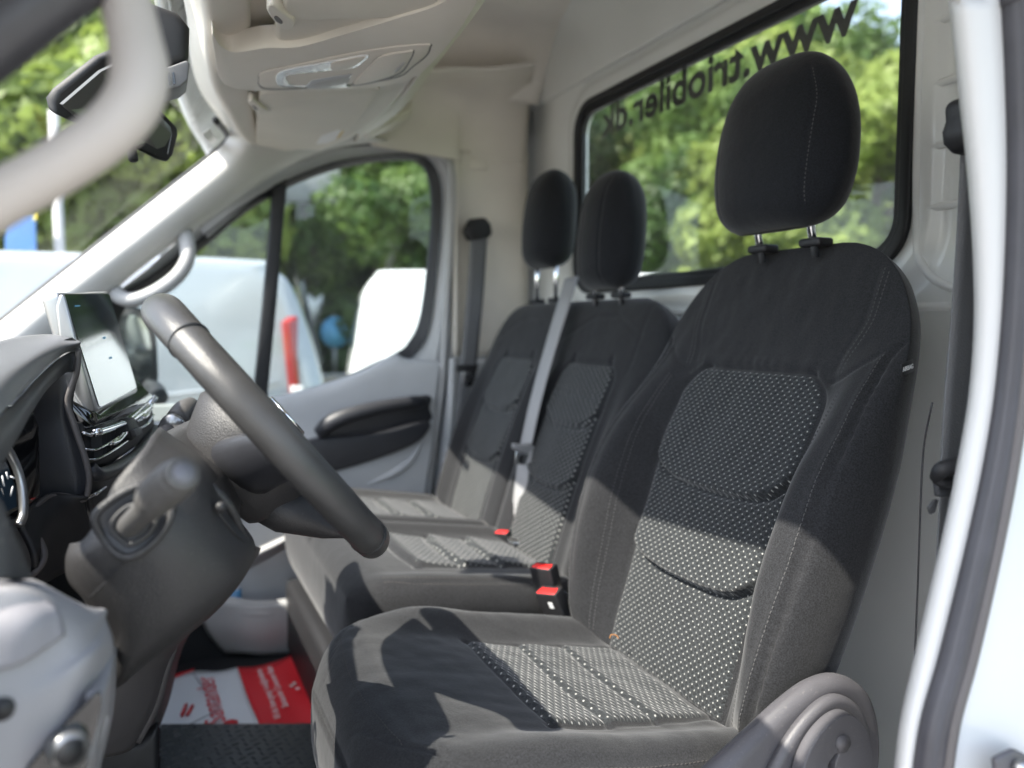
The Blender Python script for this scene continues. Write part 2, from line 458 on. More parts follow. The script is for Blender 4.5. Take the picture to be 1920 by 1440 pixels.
M_SATIN = mat('satin_silver', (.42, .42, .42), .3, .9, var=.04)
M_STEEL = mat('brushed_steel', (.55, .54, .52), .3, 1.0)
M_GLOSS = mat('piano_black', (.006, .006, .007), .06, coat=1, var=.02)
M_RED = mat('red_plastic', (.72, .02, .018), .4)
M_WHITE = mat('white_label', (.8, .8, .8), .6)
M_FLOOR = mat('black_floor_rubber', (.065, .072, .074), .30, bump=.2, bscale=60)
M_CARPET = mat('black_carpet', (.012, .013, .015), .95, bump=.4, bscale=300)
G_WIND = glass('windscreen_glass', (.93, .945, .93), .5, .02)
G_DOOR = glass('door_glass', (.90, .93, .91), .9, .04)
G_REAR = glass('rear_window_glass', (.95, .96, .95), .8, .06)

# ------------------------------------------------------------ seats
YH = V((0, 1, 0))
def frame(lean):
    return V((math.sin(lean), 0, math.cos(lean))), V((-math.cos(lean), 0, math.sin(lean)))
def g(d, s): return math.exp(-(d/s)**2)

def puff(h, hs, amp, length, gd=.007, gs=.0045, up=True):
    d = (h-hs) if up else (hs-h)
    v = -gd*g(d, gs)
    if d > 0: v += amp*math.exp(-d/length)*sm(0, .008, d)
    return v

# headrest as a pad standing on two chrome posts
def headrest(parent, c, W, H, T=.1, tilt=6, seam_a=None, gx=None, top=1.6, post=.055):
    U, Nn = frame(R(tilt)); O = V(c)
    w_ = spl([(0, .52*W), (.04*H, .70*W), (.12*H, .86*W), (.28*H, .98*W), (.42*H, W), (.6*H, .96*W), (.76*H, .84*W), (.88*H, .68*W), (.955*H, .50*W), (.985*H, .34*W), (H, .16*W)])
    def F(a, h):
        v = .48*T-.022*(a/W)**2-.012*((h-.45*H)/(.5*H))**2
        if seam_a: v -= .0022*g(abs(a)-seam_a(h), .0022)
        return v
    pd = Pad(O, YH, U, Nn, H, w_, F, .0, T*.52, .05, .075, p=3.8, pe=2.2)
    ob = pd.build('headrest', M_FABC, parent, dh=.005, na=70)
    if seam_a:
        path = [(-seam_a(h), h) for h in [.03+.0025*i for i in range(int((H-.07)/.0025))]]
        q = pd.stitch('stitching', M_STITCHD, ob, [[(a-.004, h) for a, h in path]], up=.0006)
    for s in (-1, 1):
        b = O+YH*post*s+Nn*(-.005)
        tube('post', [b+U*.06, V((gx, b.y, top-.02))], .0062, M_CHROME, parent)
        k = box('post_guide', (gx, b.y, top+.002), (.032, .042, .013), M_BLACK, parent, bev=.005, seg=3)
    return ob

# ---- driver seat
CY = .915
ds = thing('single_seat', (.45, CY, .62), 'near single driver seat with large headrest and AIRBAG tag on its side bolster', 'seat', 'seats of the cab')
U, Nn = frame(R(21))
sA = lambda a: .308+.012*(a/.15)**2+.035*(a/.15)**6
sB = lambda a: .168+.012*(a/.15)**2+.035*(a/.15)**6
pw = lambda h: lerp_tab([(0, .142), (.2, .146), (.4, .156), (.46, .155), (.5, .15)], h)
def pwr(h):   # rounded upper corners
    t = max(0, min(1, (h-.455)/.058)); return pw(h)*(1-.27*t**2.4)
Bh = spl([(0, .025), (.06, .05), (.2, .072), (.35, .066), (.45, .036), (.54, .010), (.6, 0), (.7, 0)])
crest = spl([(0, .20), (.1, .222), (.25, .240), (.4, .234), (.5, .222), (.56, .232), (.6, .3)])
def capseam(a): return .50+.07*sm(.15, .27, abs(a))
def Fd(a, h):
    q = abs(a)
    v = .012*math.sin(math.pi*min(1, h/.55)) + Bh(h)*sm(.14, .215, q) - .012*sm(.25, .28, q)
    if q < pwr(h)+.02 and h < .53:
        k = 1-sm(pw(h)-.02, pw(h)+.01, q)
        v += k*(puff(h, sA(a), .015, .065)+puff(h, sB(a), .016, .065))
    v -= .005*g(q-pwr(h), .0055)*(1 if h < .515 else 0)
    if q < .12: v -= .005*g(h-.512, .005)
    if h < .56 and q > .19: v += .003*g(q-crest(h), .0045)-.009*g(q-crest(h)-.009, .0035)
    if h > .42 and q > .15: v -= .0035*g(h-capseam(a), .004)
    if h > .515: v -= .0018*g(q-(.15+.02*sm(.52, .6, h)), .003)
    v -= .006*g(a, .05)*sm(.62, .70, h)
    v += .0022*noise.noise(V((a*13, h*8, 3.1)))+.0012*noise.noise(V((a*45, h*22, 7.7)))
    if h < .55 and q > .19: v += .0009*math.sin(h*330+3*math.sin(h*40))*g(q-crest(h)-.012, .012)
    if h > .45: v += .0006*math.sin(a*240+3*math.sin(a*35))*g(h-.522, .010)*(1 if q < .13 else 0)
    return v
wd = spl([(0, .205), (.04, .238), (.12, .262), (.25, .272), (.4, .270), (.48, .260), (.55, .250), (.60, .236), (.65, .208), (.68, .180), (.70, .150), (.712, .115), (.715, .09)])
dback = Pad(V((.662, CY, .955)), YH, U, Nn, .715, wd, Fd, .002, .105, .045, .05, p=lambda h: 14-9*sm(.42, .56, h), pe=2.3, pb=3.0)
bo = dback.build('backrest', M_FAB, ds)
pn = dback.panel('centre_panel', M_FABD, bo, .012, .513, lambda h: -pwr(h), pwr)
hh = [.01+.0015*i for i in range(360)]
st = []
for s in (-1, 1):
    st.append([(s*(crest(h)+.001), h) for h in hh if .03 < h < .545])
    st.append([(s*(pw(h)+.028), h) for h in hh if .03 < h < .49])
    st.append([(s*(pw(h)+.034), h) for h in hh if .03 < h < .49])
    st.append([(s*(.158+.02*sm(.52, .6, h)), h) for h in [.515+.002*i for i in range(78)]])
    st.append([(s*(.166+.02*sm(.52, .6, h)), h) for h in [.515+.002*i for i in range(75)]])
dback.stitch('stitching', M_STITCHD, bo, st)
# side tag AIRBAG
p = dback.pt(-.262, .532, dback.nf(-.262, .532)-.012)
p = PY(1702, 688, .640)
tx = (PY(1716, 682, .645)-PY(1684, 694, .635)).normalized(); tz = V((0, 0, 1)); tn = tx.cross(tz).normalized(); ty = tn.cross(tx)
tg = slab('airbag_tag', [p-tx*.0155-ty*.009, p+tx*.0155-ty*.008, p+tx*.0155+ty*.007, p-tx*.0155+ty*.006], tn*-.0012 if False else V((0, .0015, 0)), M_BLACK, ds, .0004, 1)
text('tag_lettering', 'AIRBAG', .0078, M_WHITE, tg, p-tx*.0005-ty*.0035-V((0, .0008, 0)), tx, ty, ext=.0002, off=.0001, align='CENTER')
headrest(ds, (.868, CY, 1.645), .135, .262, T=.115, tilt=5, seam_a=lambda h: .083-.03*(1-min(1, h/.1))*0+.012*math.sin(h*9)-.035*sm(.16, .28, h), top=1.622, gx=.902)

# cushion
cu = (V((-.985, 0, .172))).normalized(); cn = V((.172, 0, .985)).normalized()
cw = spl([(0, .235), (.05, .258), (.2, .27), (.33, .272), (.40, .258), (.45, .226), (.485, .178), (.51, .11)])
cpw = lambda h: lerp_tab([(0, .118), (.1, .128), (.25, .138), (.33, .138)], h)
cs = [lambda a: .315-.25*a*a-.02, lambda a: .222-.3*a*a-.01, lambda a: .145-.3*a*a-.008]
def cpr(h): return cpw(h)*(1-.35*sm(.275, .335, h)**2)
def Fc(a, h):
    q = abs(a)
    v = .034*sm(.14, .225, q)*(1-.6*sm(.3, .46, h)) - .012*sm(.245, .275, q) + .014*sm(.2, .38, h)
    k = 1-sm(cpw(h)-.01, cpw(h)+.012, q)
    for i, f in enumerate(cs): v += k*puff(h, f(a), (.005, .0045, .004)[i], .06, gd=.002, gs=.003, up=False)
    if h < .30: v -= .004*g(q-cpw(h), .005)
    e = cw(h)-.032
    v += .0025*noise.noise(V((a*11, h*9, 1.3)))+.0012*noise.noise(V((a*38, h*30, 5.2)))
    v -= .0028*g(q-e, .0035)
    if .36 < h: v -= .003*g(h-.475+.6*a*a, .0035)
    v -= .0025*g(h-.385-.0*a, .003)*(1 if q > .18 else 0)*0
    return v
dc = Pad(V((.70, CY, .968)), YH, cu, cn, .52, lambda h: cw(h-.01), Fc, .05, .19, .05, .075, p=7, pe=2.5)
dcu = dc.build('cushion', M_FAB, ds)
dc.panel('dotted_panel', M_FABS, dcu, .035, .300, lambda h: -cpr(h), cpr, cut=None)
hc = [.04+.002*i for i in range(205)]
st = [[(s*(cw(h)-.025-o), h+.01) for h in hc if h < .44] for s in (-1, 1) for o in (.0, -.012)]
st += [[(a, .475+.02-.6*a*a) for a in [-.15+.002*i for i in range(150)]]]
dc.stitch('stitching', M_STITCH, dcu, st)
# seat base under the cushion, black
slab('seat_base', [V((x, y, .80)) for x, y in ((.22, .70), (.22, 1.14), (.68, 1.14), (.68, .70))], V((0, 0, -.18)), M_BLACK, ds, .02)
# recliner cover on the door side, with its lever
co = pts([(1180, 1540), (1262, 1470), (1330, 1408), (1392, 1352), (1450, 1300), (1500, 1265), (1548, 1253), (1590, 1273), (1612, 1315), (1620, 1380), (1613, 1450), (1590, 1560), (1400, 1700), (1200, 1700)], .645)
rc = slab('side_cover', co, V((0, -.030, 0)), M_COVER, ds, .02, 6, smooth_outline=5, ang=50)
ci = pts([(1375, 1700), (1410, 1500), (1450, 1400), (1500, 1330), (1548, 1296), (1590, 1310), (1612, 1352), (1611, 1420), (1596, 1480), (1560, 1700)], .618)
slab('cover_rim', ci, V((0, -.016, 0)), M_COVER, rc, .012, 6, smooth_outline=5, ang=50)
lv = slab('recline_lever', pts([(1455, 1600), (1478, 1460), (1500, 1392), (1536, 1345), (1572, 1328), (1602, 1352), (1614, 1395), (1608, 1432), (1582, 1458), (1556, 1448), (1545, 1425), (1552, 1400), (1540, 1408), (1530, 1440), (1520, 1600)], .600), V((0, -.016, 0)), M_COVER, ds, .007, 4, smooth_outline=4, ang=50)
hc_ = PY(1584, 1396, .580)
tube('lever_button', [hc_, hc_+V((0, .012, 0))], .0095, M_COVER, lv, 24)
# inner frame bracket (bright) below bolster next to the buckles
slab('frame_bracket', [PY(x, y, 1.165) for x, y in ((1085, 1100), (1112, 1130), (1140, 1190), (1090, 1165), (1068, 1135))], V((0, .012, 0)), M_STEEL, ds, .003)
slab('bracket_cover', [PY(x, y, 1.175) for x, y in ((1092, 1075), (1130, 1130), (1110, 1145), (1070, 1128))], V((0, .02, 0)), M_BLACK, ds, .004)

# ---- double passenger seat
bs = thing('double_seat', (.45, 1.69, .62), 'far double passenger bench seat with two headrests and a belt hanging between them', 'seat', 'seats of the cab')
BY = 1.685
U2, N2 = frame(R(21))
pb = lambda h: lerp_tab([(0, .105), (.2, .112), (.42, .115), (.48, .11)], h)
def pbr(h): t = max(0, min(1, (h-.43)/.044)); return pb(h)*(1-.27*t**2.4)
bA = lambda a: .318+.01*(a/.11)**2+.028*min(1.5, abs(a/.11))**6; bB = lambda a: .178+.01*(a/.11)**2+.028*min(1.5, abs(a/.11))**6
def Fb(a, h):
    v = .010*math.sin(math.pi*min(1, h/.5)); q = abs(a)
    ac = .19 if a > 0 else -.19; r = abs(a-ac)
    if h < .49:
        k = 1-sm(pb(h)-.015, pb(h)+.012, r)
        v += k*(puff(h, bA(a-ac), .009, .045)+puff(h, bB(a-ac), .010, .045))
        if ac < 0: v -= k*(.003*g(h-.405-.1*(a-ac), .003)+.003*g(h-.39-.1*(a-ac), .003))
        v -= .005*g(r-pbr(h), .005)
    if r < .09: v -= .005*g(h-.473, .005)
    v += .028*sm(.33, .40, q)*sm(.5, .3, h) + .012*g(q-.045, .025)*sm(.5, .4, h)
    v -= .012*g(a, .008)*(1 if h < .47 else 0)
    if h > .44: v -= .0025*g(h-(.585-.45*max(0, (r-.05))), .003)*(1 if r > .05 else 1)
    v -= .002*g(q-.345, .003)*sm(.44, .48, h)
    return v
bw = spl([(0, .39), (.05, .425), (.2, .435), (.45, .435), (.53, .425), (.58, .40), (.62, .35), (.635, .30)])
bb = Pad(V((.725, BY, .975)), YH, U2, N2, .635, bw, Fb, .02, .11, .04, .05, p=9, pe=2.3)
bbo = bb.build('backrest', M_FAB, bs, dh=.005, na=170)
for ac in (-.19, .19):
    bb.panel('centre_panel', M_FABB, bbo, .012, .474, (lambda c: lambda h: c-pbr(h))(ac), (lambda c: lambda h: c+pbr(h))(ac), ds=.004)
headrest(bs, (.935, 1.51, 1.582), .110, .268, T=.11, tilt=5, top=1.566, gx=.946, seam_a=lambda h: .04+.0*h)
headrest(bs, (.965, 1.87, 1.655), .108, .265, T=.11, tilt=5, top=1.566, gx=.975)
# cushion
cw2 = spl([(0, .40), (.05, .44), (.2, .455), (.36, .455), (.43, .44), (.47, .415), (.50, .36)])
qs = [lambda a: .33-.9*a*a, lambda a: .235-.9*a*a, lambda a: .145-.9*a*a]
cb = lambda h: lerp_tab([(0, .10), (.1, .108), (.34, .125)], h)
def Fbc(a, h):
    q = abs(a); ac = .205 if a > 0 else -.205; r = abs(a-ac)
    v = .022*sm(.35, .42, q)*(1-.4*sm(.3, .45, h)) + .02*g(q-.035, .03)*(1-.5*sm(.35, .5, h)) - .020*g(a, .007)
    k = 1-sm(cb(h)-.012, cb(h)+.012, r)
    for i, f in enumerate(qs): v += k*puff(h, f(a-ac), .011, .04, gd=.006, gs=.006, up=False)
    if h < .33: v -= .004*g(r-cb(h), .006)
    v -= .0028*g(q-(cw2(h)-.03), .0035)
    v -= .0025*g(h-.46+.35*(r/.2)**2*.1, .0035)*(1 if h > .4 else 0)
    return v
bc = Pad(V((.75, BY-.005, 1.0)), YH, V((-.988, 0, .155)).normalized(), V((.155, 0, .988)).normalized(), .455, lambda h: cw2(h+.045), Fbc, .05, .20, .05, .07, p=12, pe=2.5)
bcu = bc.build('cushion', M_FAB, bs, dh=.005, na=180)
for ac in (-.205, .205):
    pr = (lambda h: cb(h)*(1-.3*sm(.28, .335, h)**2))
    bc.panel('dotted_panel', M_FABB, bcu, .04, .322, (lambda c: lambda h: c-pr(h))(ac), (lambda c: lambda h: c+pr(h))(ac), ds=.004)
st = [[(-(cw2(h+.045)-.03-o), h) for h in [.03+.002*i for i in range(190)]] for o in (-.006, .006)]
bc.stitch('stitching', M_STITCH, bcu, st)
slab('seat_base', [V((x, y, .82)) for x, y in ((.30, 1.27), (.30, 2.1), (.78, 2.1), (.78, 1.27))], V((0, 0, -.20)), M_BLACK, bs, .02)

# ------------------------------------------------------------ the cab round the seats
XB, YW, ZR = 1.12, 2.22, 2.33      # bulkhead, passenger wall, ceiling
# --- bulkhead (rear wall) with its window
bk = thing('bulkhead', (XB, 1.4, .62), 'white painted rear wall of the cab with pressed ribs and a long window', 'wall')
wy0, wy1, wz0, wz1 = .875, 1.95, 1.60, 2.115
def rrect(y0, y1, z0, z1, r, n=8):
    o = []
    for cy_, cz, a0 in ((y1-r, z1-r, 0), (y0+r, z1-r, 90), (y0+r, z0+r, 180), (y1-r, z0+r, 270)):
        for i in range(n+1):
            a = R(a0+90*i/n); o.append((cy_+r*math.cos(a), cz+r*math.sin(a)))
    return o
inner = rrect(wy0, wy1, wz0, wz1, .075)
def ringpts(yz, x): return [V((x, y, z)) for y, z in yz]
# wall as rings growing from the opening outwards
def bring(rings, nm, m, par):
    n = len(rings[0]); vs = [p for r_ in rings for p in r_]; fs = []
    for k in range(len(rings)-1):
        for i in range(n): fs.append((k*n+i, k*n+(i+1) % n, (k+1)*n+(i+1) % n, (k+1)*n+i))
    o = obj(nm, vs, fs, m, par); fixn(o); return o
grow = lambda d, r: rrect(wy0-d, wy1+d, wz0-d, wz1+d, r)
rings = [ringpts(inner, XB+.03), ringpts(inner, XB+.004), ringpts(grow(.006, .08), XB-.002), ringpts(grow(.03, .10), XB-.004), ringpts(grow(.045, .11), XB-.003),
         ringpts(grow(.052, .115), XB+.006), ringpts(grow(.075, .13), XB+.008), ringpts(grow(.083, .135), XB+.002)]
outer = rrect(.30, 2.30, .62, 2.50, .02)
rings.append(ringpts(outer, XB+.002))
wl = bring(rings, 'wall_panel', M_PAINTIN, bk)
s = wl.modifiers.new('s', 'SOLIDIFY'); s.thickness = .006; s.offset = 0
# pressed ribs on the door-side strip of the wall
for z in (2.165, 2.07, 1.975, 1.88, 1.785, 1.69):
    tube('pressed_rib', [V((XB-.001, .46, z)), V((XB-.001, .50, z)), V((XB-.001, .81, z-.004)), V((XB+.004, .855, z-.004))], .0065, M_PAINTIN, wl, 8, sub=5)
# deep side channel edge with highlights
tube('pressed_edge', [V((XB-.004, .862, 2.5)), V((XB-.004, .862, 2.1)), V((XB-.004, .858, 1.7)), V((XB-.004, .83, 1.58)), V((XB-.004, .70, 1.545)), V((XB-.004, .47, 1.54))], .007, M_PAINTIN, wl, 10, sub=8)
tube('pressed_edge', [V((XB-.002, .30, 1.53)), V((XB-.002, 2.2, 1.53))], .007, M_PAINTIN, wl, 10)
for y_ in (1.05, 1.25, 1.72, 1.95, 2.1):
    tube('pressed_edge', [V((XB-.001, y_, 1.50)), V((XB-.001, y_, .9))], .008, M_PAINTIN, wl, 10)
# flange above the window, leaning in to the ceiling
rows = [[V((XB-.002, y, 2.185)), V((XB-.010, y, 2.19)), V((XB-.022, y, 2.24)), V((XB-.045, y, 2.30)), V((XB-.085, y, 2.335)), V((XB-.14, y, 2.35))] for y in (.3, .8, 1.3, 1.8, 2.3)]
surf('upper_flange', rows, M_PAINTIN, bk, 6, 4, thick=.004)
# rubber gasket, two steps
def gasket(d0, d1, x0, x1, nm, r0=.075, r1=.09):
    A = rrect(wy0+d0, wy1-d0, wz0+d0, wz1-d0, r0-.0); B = rrect(wy0-d1, wy1+d1, wz0-d1, wz1+d1, r1)
    return ringslab(nm, ringpts(B, x0), ringpts(A, x0), V((x1-x0, 0, 0)), M_RUBBER, bk, .004, 3)
gasket(.012, .010, XB-.014, XB+.02, 'window_gasket', .065, .085)
gasket(.026, .0, XB-.006, XB+.012, 'window_gasket', .055, .075)
rg = slab('window_pane', ringpts(rrect(wy0+.0, wy1-.0, wz0+.0, wz1-.0, .07), XB+.008), V((.004, 0, 0)), G_REAR, bk)
M_VINYL = mat('black_vinyl_lettering', (.012, .013, .013), .5)
tt = text('lettering', 'www.triobiler.dk', .112, M_VINYL, rg, V((XB+.014, 1.0, 2.018)), V((0, 1, 0)), V((0, 0, 1)), ext=.0003, off=.0028)
xs = [v.co.y for v in tt.data.vertices]; k_ = .85/(max(xs)-min(xs))
for v in tt.data.vertices:
    v.co.y = 1.0+(v.co.y-min(xs))*k_

# --- ceiling
rf = thing('roof', (.6, 1.3, ZR), 'roof lining in beige grey cloth curving down to the door side', 'ceiling')
rows = []
for x in (.35, .55, .75, .95, 1.02, 1.10):
    dz = -.0 if x < .9 else .0
    rows.append([V((x, .30, ZR-.18)), V((x, .38, ZR-.04)), V((x, .55, ZR+.01)), V((x, 1.0, ZR+.02)), V((x, 1.6, ZR+.02)), V((x, 1.93, ZR-.0)), V((x, 2.09, ZR-.06)), V((x, 2.17, ZR-.15))])
surf('lining', rows, M_LINER, rf, 8, 4, thick=.01)
# outer roof skin that keeps the sun out
rows = [[V((x+(0 if x > .4 else (.15 if (y > 2.3 or y < .25) else .07 if (y > 2 or y < .6) else 0)), y, z+dz)) for y, z in ((.16, 2.18), (.22, 2.36), (.5, 2.44), (1.3, 2.47), (2.1, 2.44), (2.36, 2.36), (2.42, 2.18))] for x, dz in ((.012, -.41), (.06, -.34), (.18, -.18), (.32, -.05), (.6, .0), (1.18, 0))]
surf('roof_skin', rows, M_PAINT, rf, 5, 4, thick=.02, toward=V((.5, 1, 5)))

# --- passenger side wall: upper rail, B pillar trim
bp = thing('passenger_pillar_trim', (.95, YW, .7), 'warm grey trim of the far pillar and rail framing the passenger door', 'pillar trim')
# between door opening and bulkhead, from ceiling down
rows = [
 [PY(742, 150, 1.93), PY(830, 130, 1.95), PY(920, 128, 1.98), PY(1005, 118, 1.98)],
 [PY(735, 172, 2.06), PY(830, 158, 2.10), PY(915, 160, 2.10), PY(998, 150, 2.12)],
 [PY(700, 225, 2.13), PY(836, 208, 2.15), PY(890, 215, 2.19), PY(992, 205, 2.19)],
 [PY(690, 262, 2.16), PY(846, 262, 2.16), PY(872, 270, 2.205), PY(988, 275, 2.21)],
 [PY(700, 275, 2.17), PY(852, 300, 2.17), PY(872, 305, 2.21), PY(985, 305, 2.215)]]
surf('upper_rail', rows, M_BEIGE, bp, 8, 6, thick=.004)
rows = [[PY(846, y, 2.19), PY(856, y, 2.175), PY(870, y, 2.20), PY(900, y, 2.215), PY(990, y, 2.215)] for y in (282, 340, 430, 520, 600, 668)]
surf('pillar_panel', rows, M_BEIGE, bp, 5, 4, thick=.004)
rows = [[PY(838, y, 2.185), PY(850, y, 2.165), PY(866, y, 2.18), PY(900, y, 2.19), PY(1000, y, 2.19)] for y in (672, 720, 800, 900, 980, 1100, 1300)]
for r_, dx in zip(rows, (0, -2, -8, -20, -28, -40, -60)):
    for p_ in r_: p_.x += dx*.0013
surf('lower_panel', rows, M_DOORTRIM, bp, 5, 4, thick=.004)
bx = [PY(x, y, 2.212) for x, y in ((880, 300), (914, 300), (914, 318), (880, 318))]
slab('clip_cover', bx, V((0, -.004, 0)), M_BEIGE, bp, .0018)
# header trim curling round the door opening (light arch)
arch = [(370, 420), (450, 350), (530, 305), (620, 277), (700, 266), (770, 264), (810, 272), (838, 296), (848, 335), (846, 430), (838, 560), (830, 700), (815, 820), (800, 940), (788, 1060)]
tube('opening_seal', pts(arch, 2.185), .0125, M_TRIM, bp, 12, sub=6)
arch2 = [(358, 415), (450, 345), (530, 300), (620, 271), (700, 260), (775, 258), (822, 268), (848, 292), (858, 335), (856, 430), (850, 560), (843, 700), (829, 820), (814, 940)]
tube('rubber_seal', [p+V((0, .01, 0)) for p in pts([(x-6, y+8) for x, y in arch2], 2.17)], .006, M_RUBBER, bp, 10, sub=6)
tp_ = [(360, 415), (440, 350), (520, 300), (620, 266), (700, 254), (775, 252), (832, 266), (858, 300)]
bt_ = [(390, 446), (462, 385), (532, 338), (622, 304), (700, 290), (764, 286), (804, 298), (824, 325)]
surf('door_header', [pts(tp_, 2.225), pts([((a[0]+b[0])/2, (a[1]+b[1])/2) for a, b in zip(tp_, bt_)], 2.222), pts(bt_, 2.228)], M_DOORTRIM, bp, 5, 4, thick=.006)
# outer body wall behind the trims
slab('outer_wall', [V((.76, 2.30, .62)), V((.86, 2.30, 2.2)), V((1.14, 2.30, 2.45)), V((1.14, 2.30, .62))], V((0, .02, 0)), M_PAINT, bp)
slab('outer_rail', [V((.24, 2.30, 2.04)), V((.3, 2.30, 2.10)), V((.90, 2.30, 2.10)), V((1.14, 2.30, 2.12)), V((1.14, 2.30, 2.45)), V((.4, 2.30, 2.40)), V((.26, 2.30, 2.2))], V((0, .02, 0)), M_PAINT, bp)
# grab bar on the header behind the sun visor (storage opening)
slab('storage_pocket', [PY(x, y, 2.085) for x, y in ((700, 172), (772, 150), (772, 185), (735, 196), (705, 215))], V((0, .02, 0)), M_STACK, bp, .004)
surf('pocket_lip', [[PY(700, 232, 2.02), PY(735, 205, 2.03), PY(772, 183, 2.05)], [PY(690, 246, 1.98), PY(740, 222, 1.99), PY(772, 203, 2.02)], [PY(685, 262, 2.03), PY(745, 238, 2.05), PY(773, 212, 2.07)]], M_BEIGE, bp, 6, 6, thick=.01)

# --- passenger door
dr = thing('passenger_door', (.3, 2.25, .62), 'closed far side door with a divided window and dark armrest in grey trim', 'door')
# white metal frame round the glass
wo = [(190, 600), (300, 505), (375, 446), (450, 388), (530, 342), (620, 306), (700, 293), (760, 289), (800, 296), (824, 330), (829, 400), (818, 520), (806, 610), (788, 652), (745, 690), (600, 760), (400, 800), (250, 800)]
wi = [(225, 600), (310, 518), (385, 462), (460, 400), (540, 352), (628, 318), (700, 304), (752, 300), (782, 304), (803, 330), (809, 400), (799, 520), (787, 600), (768, 640), (738, 664), (600, 722), (400, 768), (260, 780)]
fo = [(130, 640), (280, 500), (360, 428), (440, 370), (525, 322), (618, 288), (700, 275), (768, 272), (812, 282), (838, 320), (843, 400), (834, 520), (823, 650), (800, 720), (750, 760), (600, 800), (400, 840), (200, 830)]
So = cr(pts(fo, 2.21), 4, True); Sm = cr(pts(wo, 2.235), 4, True); Si = cr(pts(wi, 2.25), 4, True)
ringslab('window_frame', So, Sm, V((0, .035, 0)), M_DOORTRIM, dr, .003)
ringslab('window_seal', cr(pts(wo, 2.222), 4, True), Si, V((0, .012, 0)), M_RUBBER, dr, .003)
slab('window_pane', cr(pts(wo, 2.258), 4, True), V((0, .004, 0)), G_DOOR, dr)
slab('window_divider', pts([(513, 325), (541, 322), (530, 440), (520, 560), (502, 745), (475, 745), (494, 560), (505, 440)], 2.232), V((0, .03, 0)), M_RUBBER, dr, .004)
# inner door panel
rows = [
 [PY(180, 800, 2.20), PY(340, 786, 2.20), PY(500, 748, 2.20), PY(600, 722, 2.20), PY(680, 694, 2.20), PY(738, 664, 2.21), PY(762, 672, 2.21), PY(831, 678, 2.20)],
 [PY(180, 820, 2.175), PY(340, 806, 2.175), PY(500, 765, 2.175), PY(600, 742, 2.175), PY(680, 712, 2.175), PY(740, 690, 2.18), PY(770, 690, 2.18), PY(829, 690, 2.178)],
 [PY(180, 860, 2.17), PY(340, 846, 2.17), PY(500, 830, 2.17), PY(600, 800, 2.17), PY(680, 780, 2.17), PY(740, 760, 2.17), PY(775, 755, 2.17), PY(820, 750, 2.17)],
 [PY(150, 940, 2.15), PY(340, 930, 2.15), PY(500, 900, 2.15), PY(600, 890, 2.15), PY(680, 870, 2.15), PY(740, 850, 2.155), PY(775, 845, 2.16), PY(812, 840, 2.165)],
 [PY(150, 1010, 2.16), PY(340, 1000, 2.16), PY(500, 980, 2.16), PY(600, 960, 2.16), PY(680, 950, 2.16), PY(740, 930, 2.16), PY(765, 925, 2.16), PY(800, 920, 2.165)],
 [PY(150, 1250, 2.17), PY(340, 1240, 2.17), PY(500, 1235, 2.17), PY(600, 1230, 2.17), PY(680, 1225, 2.17), PY(720, 1220, 2.17), PY(745, 1215, 2.17), PY(765, 1210, 2.17)]]
surf('door_panel', rows, M_DOORTRIM, dr, 6, 6, thick=.02)
# armrest: bright leading pull and dark bowl
ar = slab('armrest', pts([(560, 838), (600, 822), (700, 812), (803, 790), (800, 815), (770, 838), (690, 868), (615, 888), (590, 884), (560, 862)], 2.135), V((0, .05, 0)), M_DASH2, dr, .012, 4, smooth_outline=4, ang=60)
tube('door_pull', pts([(598, 812, 2.14), (622, 792, 2.12), (660, 776, 2.11), (720, 762, 2.11), (775, 754, 2.12), (798, 752, 2.14)]), [.016, .021, .02, .018, .017, .013], M_DASH2, dr, 14, sub=6, flat=1.1)
slab('pull_bowl', pts([(596, 818), (628, 785), (700, 762), (802, 741), (806, 765), (804, 792), (700, 815), (620, 826)], 2.16), V((0, .02, 0)), M_DASH2, dr, .006, 3, smooth_outline=4, ang=60)
# lit crease low on the panel and the map pocket
tube('panel_crease', pts([(690, 908), (740, 885), (775, 855), (800, 800)], 2.158), [.004, .012, .008, .003], M_DOORTRIM, dr, 10, sub=6)
rows = [
 [PY(380, 1150, 2.13), PY(430, 1152, 2.08), PY(480, 1156, 2.06), PY(540, 1150, 2.06), PY(620, 1138, 2.07)],
 [PY(375, 1132, 2.135), PY(425, 1136, 2.085), PY(480, 1142, 2.065), PY(540, 1137, 2.065), PY(620, 1125, 2.075)],
 [PY(375, 1116, 2.145), PY(427, 1118, 2.10), PY(482, 1126, 2.08), PY(540, 1122, 2.08), PY(620, 1110, 2.09)]]
surf('pocket_rim', rows, M_TRIM, dr, 6, 6, thick=.008)
rows = [
 [PY(370, 1128, 2.13), PY(430, 1130, 2.08), PY(480, 1134, 2.065), PY(540, 1128, 2.06), PY(620, 1118, 2.07)],
 [PY(385, 1180, 2.12), PY(440, 1180, 2.075), PY(480, 1185, 2.06), PY(540, 1180, 2.06), PY(620, 1170, 2.07)],
 [PY(420, 1225, 2.13), PY(455, 1225, 2.09), PY(490, 1228, 2.08), PY(540, 1225, 2.08), PY(620, 1220, 2.09)]]
surf('map_pocket', rows, M_TRIM, dr, 6, 6, thick=.008)
surf('panel_ledge', [[PY(455, 1042, 2.12), PY(500, 1020, 2.12), PY(560, 995, 2.12), PY(640, 980, 2.12)], [PY(460, 1050, 2.10), PY(505, 1029, 2.10), PY(560, 1003, 2.10), PY(640, 988, 2.10)], [PY(465, 1068, 2.13), PY(508, 1045, 2.13), PY(560, 1018, 2.13), PY(640, 1000, 2.13)]], M_TRIM, dr, 6, 5, thick=.01)
